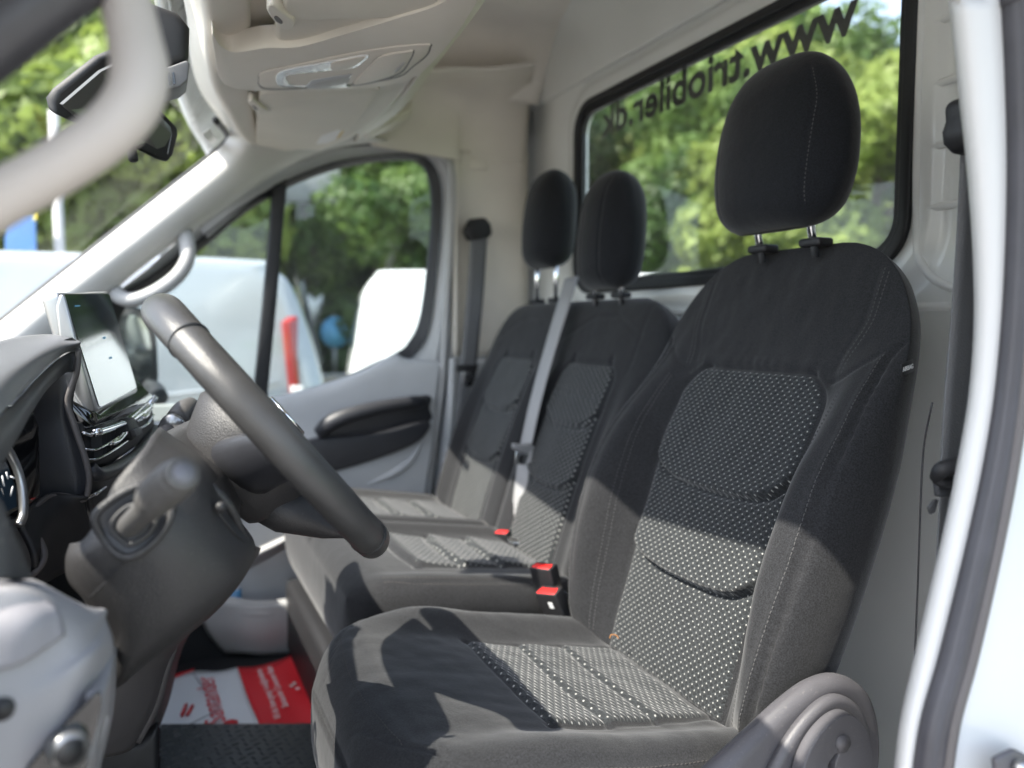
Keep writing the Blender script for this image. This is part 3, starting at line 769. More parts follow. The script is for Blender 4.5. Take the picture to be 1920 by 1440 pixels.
# wide outer door skin
slab('outer_skin', [V((-.55, 2.30, .60)), V((-.55, 2.30, 1.30)), V((.2, 2.30, 1.28)), V((.74, 2.30, 1.36)), V((.76, 2.30, .60))], V((0, .02, 0)), M_PAINT, dr, .004)
# door mirror outside
mr_ = thing('door_mirror', (-.25, 2.5, 1.35), 'black framed door mirror outside the far window', 'mirror')
mo = cr(pts([(212, 590), (232, 574), (268, 580), (290, 612), (296, 680), (294, 722), (270, 730), (222, 722), (205, 660)], 2.55), 5, True)
mi = cr(pts([(222, 600), (236, 590), (260, 596), (276, 622), (283, 680), (280, 708), (262, 712), (232, 706), (218, 660)], 2.545), 5, True)
slab('housing', mo, V((-.14, .05, 0)), M_RUBBER, mr_, .02, 4, ang=50)
M_MIRR = mat('mirror_glass', (.8, .82, .82), .02, 1.0, var=0)
slab('reflector', [p+V((.003, -.004, 0)) for p in mi], V((-.003, .003, 0)), M_MIRR, mr_, 0)
tube('arm', [PY(300, 745, 2.32), PY(292, 730, 2.42), PY(280, 726, 2.52)], .022, M_RUBBER, mr_, 12, sub=5)

# --- windscreen and its pillar on the passenger side
ws = thing('windscreen', (-.1, 1.3, 1.7), 'large raked windscreen with a black border and a small sticker in its corner', 'windscreen')
wa, wb = V((-.322, 0, 1.507)), V((.176, 0, 1.98))
def WS(y, t): return V((wa.x+(wb.x-wa.x)*t - .05*((y-1.27)/.9)**2*-1-.05, y, wa.z+(wb.z-wa.z)*t))
def WSp(px, py):   # point of the ray on the flat of the screen
    nrm = V((wb.z-wa.z, 0, -(wb.x-wa.x))); r_ = ray(px, py); return CAM+r_*((wa-CAM).dot(nrm)/r_.dot(nrm))
wnrm = V((-(wb.z-wa.z), 0, (wb.x-wa.x))).normalized()
def wbulge(y): return .115*max(0, 1-((y-1.27)/.84)**2)
rows = [[V((wa.x+(wb.x-wa.x)*t, y, wa.z+(wb.z-wa.z)*t))+wnrm*wbulge(y) for y in (.43, .6, .8, 1.0, 1.27, 1.54, 1.74, 1.94, 2.11)] for t in (-.85, -.4, 0, .5, 1.0)]
surf('screen_glass', rows, G_WIND, ws, 4, 4, thick=0)
edge = [WSp(-90, 676), WSp(0, 603), WSp(180, 461), WSp(300, 366), WSp(395, 291), WSp(424, 264), WSp(424, 250), WSp(404, 225)]
tube('black_border', edge, .007, M_RUBBER, ws, 8, sub=6)
slab('sticker', [WSp(x, y) for x, y in ((378, 251), (391, 240), (408, 262), (396, 271))], V((.001, 0, -.001)), M_WHITE, ws)
ap = thing('passenger_windscreen_pillar', (0, 2.15, 1.5), 'pale slanting pillar trim between windscreen and far door window with raised lettering', 'pillar trim')
rows = [
 [PY(-90, 676, 2.100), PY(-40, 690, 2.075), PY(20, 700, 2.090), PY(70, 710, 2.120), PY(95, 712, 2.200)],
 [PY(0, 604, 2.100), PY(40, 618, 2.070), PY(90, 628, 2.085), PY(140, 622, 2.120), PY(160, 612, 2.200)],
 [PY(90, 533, 2.100), PY(120, 552, 2.070), PY(165, 562, 2.085), PY(205, 552, 2.120), PY(222, 540, 2.200)],
 [PY(180, 462, 2.100), PY(206, 486, 2.070), PY(240, 498, 2.085), PY(276, 492, 2.120), PY(292, 482, 2.200)],
 [PY(300, 367, 2.100), PY(326, 392, 2.070), PY(352, 412, 2.085), PY(370, 420, 2.120), PY(382, 420, 2.200)],
 [PY(398, 290, 2.100), PY(420, 318, 2.070), PY(450, 340, 2.090), PY(468, 350, 2.130), PY(478, 352, 2.200)],
 [PY(428, 256, 2.090), PY(455, 282, 2.055), PY(510, 300, 2.090), PY(540, 306, 2.130), PY(550, 308, 2.200)],
 [PY(430, 235, 2.060), PY(480, 255, 2.025), PY(580, 268, 2.080), PY(620, 274, 2.130), PY(630, 278, 2.190)],
 [PY(440, 215, 2.000), PY(500, 235, 1.975), PY(640, 245, 2.060), PY(720, 262, 2.130), PY(730, 264, 2.190)]]
surf('pillar_cover', rows, mat('pale_pillar_trim', (.56, .55, .53), .55, grain=.2), ap, 6, 6, thick=.004)
text('raised_lettering', 'AIRBAG', .014, M_BEIGE, ap, PY(392, 365, 2.118), (PY(425, 340, 2.12)-PY(392, 365, 2.12)).normalized(), V((.5, 0, 1)).normalized(), ext=.0004)
# outer metal of the pillar
slab('outer_pillar', pts([(-90, 696), (0, 618), (180, 476), (300, 382), (424, 281), (470, 262), (560, 290), (470, 350), (382, 418), (292, 482), (222, 540), (160, 612), (0, 760), (-90, 830)], 2.28), V((0, .02, 0)), M_PAINT, ap)
# passenger grab handle on that pillar
gh = thing('passenger_grab_handle', (-.1, 2.1, 1.65), 'slim pale grey grab handle on the far windscreen pillar', 'grab handle')
tube('grip', pts([(338, 425, 2.15), (350, 452, 2.11), (351, 486, 2.085), (334, 516, 2.08), (300, 543, 2.08), (262, 560, 2.085), (232, 560, 2.10), (212, 545, 2.13), (196, 528, 2.16)]), [.024, .020, .018, .018, .018, .018, .018, .02, .024], M_TRIM, gh, 14, sub=6)

# --- floor
fl = obj('floor', [V((-.9, .35, .615)), V((1.15, .35, .615)), V((1.15, 2.3, .615)), V((-.9, 2.3, .615))], [(0, 1, 2, 3)], M_CARPET); tag(fl, kind='structure')
# firewall and body below, so light does not leak under the dash
fw = thing('front_bulkhead', (-.75, 1.3, .62), 'black carpeted front wall of the footwell behind the dashboard', 'footwell wall')
slab('footwell_carpet', [V((-.62, .36, .60)), V((-.80, .36, 1.25)), V((-.80, 2.27, 1.25)), V((-.62, 2.27, .60))], V((-.03, 0, 0)), M_CARPET, fw)
slab('side_carpet', [V((-.8, 2.14, .60)), V((-.8, 2.14, 1.3)), V((-.12, 2.14, 1.2)), V((.10, 2.14, .9)), V((.16, 2.14, .60))], V((0, .02, 0)), M_CARPET, fw)
obj('underbody', [V((-.9, .3, .55)), V((1.2, .3, .55)), V((1.2, 2.32, .55)), V((-.9, 2.32, .55))], [(0, 1, 2, 3)], M_BLACK, fw)
# --- near windscreen pillar: unseen slab further down, added to shade the near grab handle
# --- near pillar on the driver's side with the door seal
np_ = thing('driver_pillar', (.6, .42, .62), 'blurred white door pillar at the right edge with a thick grey rubber door seal', 'door pillar')
L0 = [(1780, -700), (1786, -60), (1790, 0), (1806, 150), (1822, 300), (1833, 450), (1836, 600), (1826, 740), (1806, 860), (1782, 980), (1752, 1110), (1722, 1240), (1696, 1360), (1680, 1500)]
L1 = [(1866, -700), (1872, -60), (1877, 0), (1884, 150), (1887, 300), (1884, 450), (1876, 600), (1862, 740), (1842, 860), (1816, 980), (1784, 1110), (1750, 1240), (1716, 1360), (1696, 1500)]
rows = [[PY(a[0]+4, a[1], .50), PY(a[0], a[1], .44), PY((a[0]+b[0])/2, a[1], .425), PY(b[0], b[1], .425), PY(b[0]+12, b[1], .43)] for a, b in zip(L0, L1)]
surf('pillar_panel', rows, M_PILLAR, np_, 5, 5, thick=.004)
S0 = [(x+28+8*sm(600, 1400, y), y) for x, y in L1]
sp = pts(S0, .415)
tube('door_seal', sp, .0125, M_SEAL, np_, 16, sub=10)
# small moulded notches down the seal
vs = []; fs = []
dn = cr(sp, 26)
for i in range(2, len(dn)-1, 1):
    p_ = dn[i]; t_ = (dn[i+1]-dn[i-1]).normalized(); nn = (CAM-p_).normalized(); sd_ = t_.cross(nn).normalized()
    c_ = p_+nn*.0118-sd_*.003; k = len(vs)
    vs += [c_-sd_*.003-t_*.0011, c_+sd_*.003-t_*.0011, c_+sd_*.003+t_*.0011, c_-sd_*.003+t_*.0011, c_+nn*.0016]
    fs += [(k, k+1, k+4), (k+1, k+2, k+4), (k+2, k+3, k+4), (k+3, k, k+4)]
nb_ = obj('seal_notches', vs, fs, M_SEAL, np_); nb_['kind'] = 'stuff'
tube('seal_lip', pts([(x+24+10*sm(600, 1400, y), y) for x, y in S0], .405), .006, M_STACK, np_, 10, sub=6)
rows = [[PY(x+26+12*sm(600, 1400, y), y, .405), PY(x+80, y, .40), PY(x+200, y, .385), PY(x+420, y, .37)] for x, y in S0]
surf('outer_body', rows, M_OUTER, np_, 5, 5, thick=.01)
slab('striker_plate', pts([(1868, 1425), (1905, 1406), (1945, 1425), (1980, 1520), (1880, 1520)], .372), V((0, .006, 0)), M_COVER, np_, .003, 3)
tube('striker_bolt', [PY(1912, 1440, .366), PY(1912, 1440, .374)], .006, M_STEEL, np_, 16)
# roof rail over the driver's door (keeps the cab in shade)
slab('door_rail', [V((-.1, .26, 2.12)), V((.3, .26, 2.26)), V((1.15, .26, 2.28)), V((1.15, .26, 2.45)), V((.2, .26, 2.42)), V((-.1, .26, 2.25))], V((0, .08, 0)), M_PAINT, np_, .01)
slab('rear_quarter', [V((.80, .30, .6)), V((.80, .30, 2.4)), V((1.13, .30, 2.45)), V((1.13, .30, .6))], V((0, .015, 0)), M_PAINT, np_)

# ------------------------------------------------------------ overhead console, sun visors, mirror
oc = thing('overhead_console', (.25, 1.3, 1.95), 'beige overhead console with reading lamp and sunglasses lid', 'console')
ZC = 1.945
def PZs(l, z=ZC): return [PZ(p[0], p[1], (p[2] if len(p) > 2 else z)) for p in l]
# rolled front edge beside the windscreen, big moulded body
rows = [
 [PZ(330, -60, 2.02), PZ(350, 30, 2.02), PZ(357, 110, 2.02), PZ(375, 170, 2.02), PZ(410, 220, 2.02), PZ(440, 252, 2.0), PZ(475, 282, 1.965)],
 [PZ(355, -60, 1.97), PZ(372, 30, 1.97), PZ(378, 110, 1.97), PZ(393, 170, 1.97), PZ(424, 220, 1.97), PZ(452, 255, 1.965), PZ(486, 285, 1.955)],
 [PZ(392, -60, 1.95), PZ(400, 30, 1.95), PZ(400, 100, 1.95), PZ(410, 165, 1.95), PZ(440, 225, 1.95), PZ(462, 262, 1.95), PZ(496, 288, 1.95)],
 [PZ(470, -60, 1.97), PZ(470, 30, 1.97), PZ(470, 100, 1.97), PZ(470, 165, 1.97), PZ(480, 225, 1.97), PZ(490, 262, 1.96), PZ(506, 284, 1.952)]]
surf('front_roll', rows, M_BEIGE, oc, 6, 6, thick=.006)
# recessed tray behind the visors
rows = [[PZ(440, -160, 1.985), PZ(450, 30, 1.985), PZ(455, 160, 1.985), PZ(480, 250, 1.975), PZ(500, 286, 1.955)],
        [PZ(700, -160, 1.99), PZ(700, 30, 1.99), PZ(690, 160, 1.985), PZ(600, 250, 1.975), PZ(560, 280, 1.955)],
        [PZ(960, -160, 2.00), PZ(905, -20, 1.985), PZ(780, 150, 1.985), PZ(690, 240, 1.98), PZ(600, 282, 1.96)]]
surf('console_tray', rows, M_BEIGE, oc, 6, 6, thick=.004)
# side wall of the shelf going up to the ceiling
surf('shelf_side', [[PZ(980, -190, 1.985), PZ(905, -20, 1.975), PZ(800, 120, 1.975), PZ(745, 190, 1.985), PZ(670, 255, 1.985)],
                    [PZ(990, -200, 2.02), PZ(912, -20, 2.03), PZ(802, 130, 2.03), PZ(745, 205, 2.03), PZ(660, 262, 2.02)],
                    [PZ(900, -320, 2.2), PZ(850, -150, 2.25), PZ(770, 0, 2.28), PZ(700, 100, 2.28), PZ(620, 190, 2.2)]], M_BEIGE, oc, 6, 5, thick=.004, toward=V((3, 1, 1.9)))
# centre strip, drops below the visors
strip = [(398, 62), (402, 100), (412, 145), (440, 166), (520, 172), (620, 170), (720, 161), (775, 146), (800, 128), (850, 72), (905, -14), (925, -60), (900, -60), (830, 5), (740, 36), (640, 66), (560, 88), (500, 90), (440, 98), (412, 84)]
sb_ = slab('lamp_strip', PZs(strip, 1.932), V((0, 0, .035)), M_BEIGE, oc, .012, 5, smooth_outline=5, ang=55)
# overhead lamp unit inlaid in the strip
def inlay(nm, l, z, m, par, th=.003, bv=.001, so=4):
    return slab(nm, PZs(l, z), V((0, 0, th)), m, par, bv, 2, smooth_outline=so, ang=55)
inlay('bezel_gap', [(484, 150), (492, 134), (560, 120), (700, 92), (800, 82), (808, 90), (800, 106), (775, 126), (745, 146), (660, 160), (560, 167), (500, 168), (485, 160)], 1.9318, M_STACK, oc, .002, 0)
lamp = inlay('lamp_unit', [(486, 150), (493, 136), (560, 122), (700, 94), (798, 84), (805, 90), (798, 105), (773, 125), (744, 144), (660, 158), (560, 165), (502, 166), (487, 159)], 1.9300, M_BEIGE, oc, .003, .001)
M_LENS = mat('clear_lens', (.78, .80, .82), .10, .55, var=.1, vscale=60, bump=.5, bscale=120)
inlay('lens', [(517, 152), (522, 138), (545, 130), (600, 120), (640, 112), (690, 104), (680, 118), (660, 128), (600, 135), (545, 141), (536, 150), (548, 160), (580, 163), (545, 165), (524, 162)], 1.9285, M_LENS, lamp, .003, .001)
inlay('lens_button', [(620, 126), (626, 117), (672, 108), (686, 108), (672, 120), (660, 127), (640, 131), (622, 132)], 1.9272, M_BEIGE, lamp, .002, .0008)
inlay('switch', [(583, 162), (592, 155), (648, 145), (655, 146), (648, 158), (600, 163)], 1.9275, M_TRIM, lamp, .003, .001)
inlay('switch_trim', [(574, 165), (580, 156), (592, 150), (650, 141), (660, 142), (652, 152), (650, 160), (655, 164), (600, 167)], 1.9285, M_SATIN, lamp, .003, .001)
inlay('lid_gap', [(661, 157), (690, 125), (716, 104), (770, 95), (777, 97), (770, 114), (752, 138), (710, 153), (670, 161)], 1.9298, M_STACK, lamp, .002, 0)
ld = inlay('glasses_lid', [(664, 156), (692, 126), (718, 106), (768, 97), (774, 99), (768, 113), (750, 136), (709, 151), (672, 159)], 1.9275, M_BEIGE, lamp, .005, .002)
inlay('lid_tab', [(737, 139), (748, 133), (760, 118), (756, 118), (742, 131)], 1.9262, M_TRIM, ld, .002, .0008, 1)
# sun visors
vs1 = thing('driver_sun_visor', (.3, 1.0, 1.93), 'near beige sun visor folded up at the top edge of the picture', 'sun visor', 'sun visors')
slab('visor_panel', PZs([(516, 60), (522, 82), (548, 92), (600, 90), (680, 75), (760, 50), (850, 5), (960, -90), (900, -160), (640, -160), (540, -60), (520, 20)], 1.943), V((0, 0, .02)), M_VISOR, vs1, .009, 5, smooth_outline=5, ang=55)
slab('upper_fold', PZs([(530, 20), (533, 34), (560, 40), (660, 39), (760, 33), (820, 10), (860, -60), (640, -90), (545, -40)], 1.936), V((0, 0, .02)), M_VISOR, vs1, .008, 5, smooth_outline=5, ang=55)
slab('clip', PZs([(500, 20), (512, 10), (540, 32), (553, 42), (548, 54), (534, 56), (520, 48)], 1.930), V((0, 0, .018)), M_BEIGE, vs1, .005, 4, smooth_outline=4, ang=55)
slab('clip_slot', PZs([(514, 32), (520, 31), (530, 41), (527, 45), (518, 40)], 1.9296), V((0, 0, .001)), M_STACK, vs1, 0, smooth_outline=4)
vs2 = thing('passenger_sun_visor', (.25, 1.8, 1.93), 'far beige sun visor folded up with a white airbag sticker at its corner', 'sun visor', 'sun visors')
slab('visor_panel', PZs([(482, 210), (484, 198), (500, 186), (560, 180), (700, 168), (704, 174), (690, 198), (662, 236), (630, 262), (580, 276), (530, 284), (492, 282), (482, 272)], 1.950), V((0, 0, .018)), M_VISOR, vs2, .008, 5, smooth_outline=5, ang=55)
slab('upper_fold', PZs([(484, 198), (486, 184), (500, 175), (590, 170), (700, 162), (702, 168), (620, 184), (520, 204), (496, 206)], 1.946), V((0, 0, .014)), M_VISOR, vs2, .006, 5, smooth_outline=4, ang=55)
slab('clip', PZs([(466, 192), (474, 188), (488, 200), (500, 208), (497, 214), (484, 213), (474, 204)], 1.940), V((0, 0, .016)), M_BEIGE, vs2, .004, 4, smooth_outline=4, ang=55)
slab('clip_slot', PZs([(472, 197), (478, 199), (484, 206), (479, 206)], 1.9396), V((0, 0, .001)), M_STACK, vs2, 0)
slab('sticker', PZs([(592, 271), (602, 255), (634, 244), (642, 246), (630, 262), (612, 269)], 1.9492), V((0, 0, .0008)), M_WHITE, vs2)
slab('sticker_mark', PZs([(630, 262), (639, 248), (645, 245), (638, 256)], 1.9488), V((0, 0, .0008)), mat('amber_print', (.62, .42, .05), .5), vs2)

# rear-view mirror hanging from the sensor box on the windscreen
rm = thing('rear_view_mirror', (.02, 1.25, 1.85), 'black interior rear view mirror hung from a sensor housing on the windscreen', 'mirror')
slab('sensor_housing', [PY(x, y, 1.12) for x, y in ((232, -20), (300, 8), (334, 20), (356, 48), (354, 116), (335, 118), (300, 130), (262, 128), (225, 60))], V((0, .06, 0)), M_BLACK, rm, .012, 4, ang=50)
sh = slab('housing_skirt', [PY(x, y, 1.115) for x, y in ((270, 132), (312, 126), (350, 112), (356, 118), (352, 150), (338, 162), (280, 176), (262, 170))], V((0, .06, 0)), mat('mid_grey_plastic', (.13, .13, .135), .5, grain=.3), rm, .006, 4, ang=50)
for i in range(3):
    slab('vent_slot', [PY(x+i*8.5-6, y-i*1.5, 1.1135) for x, y in ((311, 139), (315, 138), (318, 160), (314, 161))], V((0, .004, 0)), M_GLOSS, sh)
tube('stalk', [PY(270, 120, 1.15), PY(235, 200, 1.18), PY(220, 225, 1.19)], .012, M_BLACK, rm, 12, sub=6)
mo_ = [PD(x, y, d) for x, y, d in ((98, 190, 1.02), (112, 172, 1.02), (190, 110, 1.04), (236, 92, 1.06), (300, 205, 1.17), (334, 240, 1.2), (336, 254, 1.2), (326, 292, 1.2), (314, 306, 1.2), (296, 300, 1.18), (238, 270, 1.14), (150, 236, 1.06), (105, 214, 1.02))]
mh = slab('mirror_shell', mo_, V((-.010, .006, .006)), M_BLACK, rm, .008, 4, ang=50)
mi_ = [PD(x, y, d-.006) for x, y, d in ((118, 196, 1.02), (190, 134, 1.04), (236, 112, 1.06), (298, 216, 1.17), (322, 240, 1.2), (322, 252, 1.2), (315, 288, 1.2), (306, 295, 1.2), (292, 290, 1.18), (238, 262, 1.14), (150, 224, 1.06))]
slab('mirror_face', mi_, V((-.004, .001, .001)), mat('dim_mirror', (.20, .20, .19), .35, .7, var=0), rm, 0)
tube('dip_lever', [PD(246, 276, 1.135), PD(250, 300, 1.13)], .007, M_BLACK, rm, 10)

# near grab handle on the driver's pillar (very close, out of focus)
nh = thing('driver_grab_handle', (-.05, .42, 1.7), 'large blurred beige grab handle sweeping across the top left corner', 'grab handle')
tube('grip', [PD(205, -150, .44), PD(222, -70, .43), PD(236, 0, .425), PD(252, 70, .42), PD(262, 130, .415), PD(250, 190, .41), PD(200, 250, .405), (PD(110, 312, .40)), PD(0, 375, .395), PD(-120, 450, .39), PD(-250, 540, .385)], [.0125, .013, .0138, .0142, .0148, .0145, .014, .0138, .0138, .0138, .0138], mat('pink_beige_handle', (.50, .45, .42), .5, grain=.2), nh, 18, sub=6)
npz = thing('driver_windscreen_pillar', (-.1, .42, 1.75), 'dark blurred pillar seal in the top left corner', 'pillar seal')
tube('seal', [PD(300, -150, .42), PD(180, -70, .41), (PD(60, 20, .40)), PD(-30, 90, .395), PD(-160, 190, .39)], .017, M_SEAL, npz, 14, sub=6)
tube('pillar_tube', [PD(330, -260, .46), PD(120, -110, .45), PD(-100, 50, .44), PD(-400, 300, .43)], .035, M_PAINT, npz, 14, sub=6)

pq = lambda y, t: V((wa.x+(wb.x-wa.x)*t, y, wa.z+(wb.z-wa.z)*t))
slab('pillar_cover', [pq(.24, -.6), pq(.50, -.6), pq(.50, 1.02), pq(.24, 1.02)], V((-.02, 0, .025)), M_PAINT, npz, .01)  # wide slab out of view, added to keep sun off the near grab handle
# ------------------------------------------------------------ dashboard
da = thing('dashboard', (-.35, 1.3, 1.0), 'dark dashboard with instrument hood and pale lower trim spanning the front of the cab', 'dashboard')
prof = [(-.66, 1.22), (-.55, 1.345), (-.42, 1.375), (-.30, 1.375), (-.22, 1.36), (-.175, 1.33), (-.16, 1.28), (-.17, 1.2), (-.20, 1.08), (-.26, .98), (-.36, .90)]
rows = []
for y in (.40, .70, 1.0, 1.3, 1.6, 1.9, 2.10, 2.17):
    k = .02 if y > 2.12 else 0
    rows.append([V((x-(0 if i < 4 else k)-.05*max(0, (y-1.5)/.6)*(1 if i > 3 else 0), y, z-k)) for i, (x, z) in enumerate(prof)])
surf('dash_body', rows, M_DASH, da, 6, 3, thick=.01, toward=V((1, 1.2, 2.5)))
surf('top_pad', [[V((x, y, z)) for x, z in ((-.72, 1.405), (-.62, 1.44), (-.48, 1.462), (-.36, 1.462), (-.27, 1.445), (-.235, 1.40), (-.25, 1.34))] for y in (1.45, 1.6, 1.8, 1.98, 2.10)], mat('sunlit_dash_top', (.20, .20, .205), .55, grain=.4), da, 6, 3, thick=.006, toward=V((0, 1, 3)))  # sunlight painted into the top pad's colour, paler than the dash body
M_HOLE = M_BLACK
# speaker grille at the far end of the top pad
vs = []; fs = []
for i in range(14):
    for j in range(9):
        c_ = V((-.36-.014*i+.0, 1.80+.02*j+.01*(i % 2), 1.466)); k = len(vs)
        vs += [c_+V((.004*math.cos(q), .004*math.sin(q), 0)) for q in [R(60*z) for z in range(6)]]; fs.append(tuple(range(k, k+6)))
gq = obj('speaker_grille', vs, fs, M_BLACK, da); gq['kind'] = 'stuff'

# instrument hood (grey, curving over the cluster)
rows = [
 [PY(-160, 690, .74), PY(-60, 660, .86), PY(0, 639, .95), PY(50, 629, 1.02), PY(95, 627, 1.07), PY(128, 632, 1.08)],
 [PY(-190, 800, .60), PY(-90, 745, .70), PY(0, 690, .82), PY(60, 655, .93), PY(110, 637, 1.02), PY(145, 637, 1.045)],
 [PY(-150, 860, .56), PY(-60, 790, .64), PY(10, 720, .78), PY(70, 672, .90), PY(120, 650, 1.00), PY(152, 642, 1.03)],
 [PY(-100, 880, .57), PY(-20, 800, .65), PY(30, 745, .79), PY(80, 692, .91), PY(122, 662, 1.01), PY(147, 651, 1.035)]]
surf('instrument_hood', rows, mat('warm_grey_hood', (.13, .13, .135), .45, grain=.4, dust=.2), da, 8, 8, thick=.012)
rows = [
 [PY(-120, 900, .575), PY(-30, 815, .66), PY(22, 760, .80), PY(75, 704, .92), PY(118, 668, 1.02), PY(142, 656, 1.04)],
 [PY(-90, 930, .58), PY(-10, 850, .665), PY(40, 775, .80), PY(86, 716, .92), PY(125, 680, 1.02), PY(149, 670, 1.035)],
 [PY(-60, 960, .59), PY(0, 880, .68), PY(45, 800, .82), PY(85, 735, .94), PY(122, 700, 1.02), PY(146, 695, 1.035)]]
surf('hood_lip', rows, M_DASH, da, 8, 6, thick=.01)
# dark inner binnacle wall, tapering down
rows = [
 [PY(40, 790, .98), PY(70, 735, 1.02), PY(110, 700, 1.04), PY(146, 690, 1.035)],
 [PY(20, 850, 1.0), PY(72, 800, 1.03), PY(112, 775, 1.045), PY(128, 765, 1.04)],
 [PY(10, 900, 1.0), PY(75, 860, 1.03), PY(125, 840, 1.045), PY(150, 830, 1.04)],
 [PY(10, 960, 1.0), PY(78, 915, 1.03), PY(135, 895, 1.045), PY(164, 885, 1.04)],
 [PY(20, 960, 1.0), PY(80, 935, 1.03), PY(135, 932, 1.045), PY(163, 925, 1.04)]]
surf('binnacle_wall', rows, M_DASH2, da, 8, 8, thick=.008)
tube('binnacle_edge', pts([(148, 655, 1.032), (143, 700, 1.03), (127, 752, 1.035), (140, 800, 1.035), (160, 860, 1.035), (167, 900, 1.035), (158, 936, 1.035), (125, 930, 1.03), (95, 930, 1.02), (72, 945, 1.0), (50, 975, .98), (78, 1020, .97), (82, 1050, .96), (60, 1078, .95), (30, 1080, .94)]), .0035, M_STACK, da, 10, sub=6)
# cluster face and dials behind the rim
cl = slab('instrument_cluster', pts([(-80, 760, .95), (60, 760, 1.0), (76, 800, 1.01), (80, 930, 1.0), (40, 965, .98), (-80, 1000, .93)]), V((-.03, 0, 0)), M_GLOSS, da, .004)
tube('dial_ring', pts([(-30, 820, .93), (0, 826, .94), (24, 860, .95), (40, 905, .95), (44, 960, .94), (36, 985, .93)]), .0045, M_SATIN, cl, 10, sub=8)
slab('dial_glass', pts([(-60, 850, .93), (-5, 845, .935), (14, 870, .94), (30, 915, .94), (32, 950, .93), (0, 965, .92), (-60, 960, .90)]), V((-.003, 0, 0)), mat('dial_blue_glass', (.02, .035, .05), .08, coat=1), cl, .001)
for (x0, y0, x1, y1) in ((4, 892, 8, 912), (12, 885, 15, 898), (19, 893, 28, 897), (20, 930, 24, 912)):
    tube('dial_mark', [PY(x0, y0, .925), PY(x1, y1, .925)], .0007, M_WHITE, cl, 6)
# shelf under the binnacle
surf('lower_binnacle', [[PY(40, 985, .96), PY(60, 945, .99), PY(100, 925, 1.02), PY(165, 935, 1.03)], [PY(70, 1050, .95), PY(90, 990, .99), PY(120, 965, 1.02), PY(160, 950, 1.04)], [PY(60, 1110, .97), PY(110, 1080, 1.03), (PY(150, 1060, 1.06)), PY(190, 1030, 1.08)]], M_BLACK, da, 6, 6, thick=.006)
# near left dark cheek and pale lower trim
rows = [[PY(-80, 900, .60), PY(-40, 920, .60), PY(0, 935, .61), PY(20, 985, .62)],
        [PY(-80, 1000, .60), PY(-30, 1000, .60), PY(15, 1010, .61), PY(45, 1045, .63)],
        [PY(-80, 1080, .61), PY(-30, 1085, .60), PY(20, 1085, .61), PY(62, 1085, .64)]]
surf('cheek', rows, M_DASH, da, 8, 8, thick=.01)
rows = [
 [PY(-140, 1100, .62), PY(-40, 1088, .63), PY(10, 1086, .64), PY(55, 1085, .66), PY(80, 1092, .70)],
 [PY(-150, 1125, .575), PY(-50, 1105, .59), PY(30, 1098, .60), PY(100, 1110, .62), PY(160, 1135, .66)],
 [PY(-150, 1200, .56), PY(-50, 1150, .58), PY(60, 1130, .59), PY(150, 1165, .61), PY(198, 1142, .66)],
 [PY(-150, 1300, .55), PY(-40, 1290, .57), PY(80, 1245, .585), PY(160, 1215, .60), PY(200, 1160, .655)],
 [PY(-150, 1370, .55), PY(-40, 1350, .57), PY(80, 1300, .58), PY(170, 1235, .595), PY(214, 1205, .65)],
 [PY(-150, 1460, .55), PY(-40, 1420, .57), PY(60, 1380, .58), PY(150, 1320, .595), PY(212, 1280, .65)],
 [PY(-150, 1560, .56), PY(0, 1500, .575), PY(60, 1440, .585), PY(150, 1380, .60), PY(206, 1340, .655)]]
surf('lower_trim', rows, M_GREY, da, 8, 8, thick=.012)
surf('tray_recess', [[PY(-60, 1125, .592), PY(30, 1115, .594), PY(85, 1122, .598)], [PY(-60, 1190, .575), PY(50, 1165, .578), PY(112, 1145, .592)], [PY(-60, 1270, .570), PY(40, 1245, .574), PY(124, 1190, .590)]], mat('shaded_lilac_tray', (.22, .215, .235), .5, grain=.3), da, 6, 6, thick=.002)  # recess shade painted in: a darker copy of the lilac trim colour
# side face of that trim with dark cut-out and knob
surf('trim_side', [[PY(213, 1210, .652), PY(205, 1330, .652), PY(170, 1440, .655), PY(140, 1560, .66)], [PY(220, 1215, .74), PY(214, 1330, .74), PY(190, 1440, .74), PY(160, 1560, .74)]], M_GREY, da, 6, 4, thick=.004, toward=V((2, 0, 1)))
surf('trim_face', [[PY(190, 1300, .588), PY(206, 1260, .62), PY(214, 1220, .65)], [PY(180, 1380, .588), PY(200, 1330, .62), PY(207, 1300, .65)], [PY(150, 1470, .588), PY(165, 1440, .62), PY(178, 1440, .65)]], M_GREY, da, 5, 5, thick=.01)
slab('switch_recess', pts([(30, 1480), (95, 1390), (150, 1330), (184, 1300), (189, 1325), (182, 1365), (168, 1410), (140, 1480)], .580), V((0, .006, 0)), M_GLOSS, da, .003, 3, smooth_outline=4)
kn = PY(132, 1410, .570)
tube('switch_knob', [kn, kn+V((-.004, .012, 0))], .0125, M_SATIN, da, 24)
tube('switch_knob_cap', [kn+V((.0004, -.001, 0)), kn+V((-.004, .008, 0))], .009, M_BLACK, da, 24)
kq = PY(2, 1332, .572)
tube('fixing_cap', [kq, kq+V((0, .006, 0))], .0075, M_BLACK, da, 20)
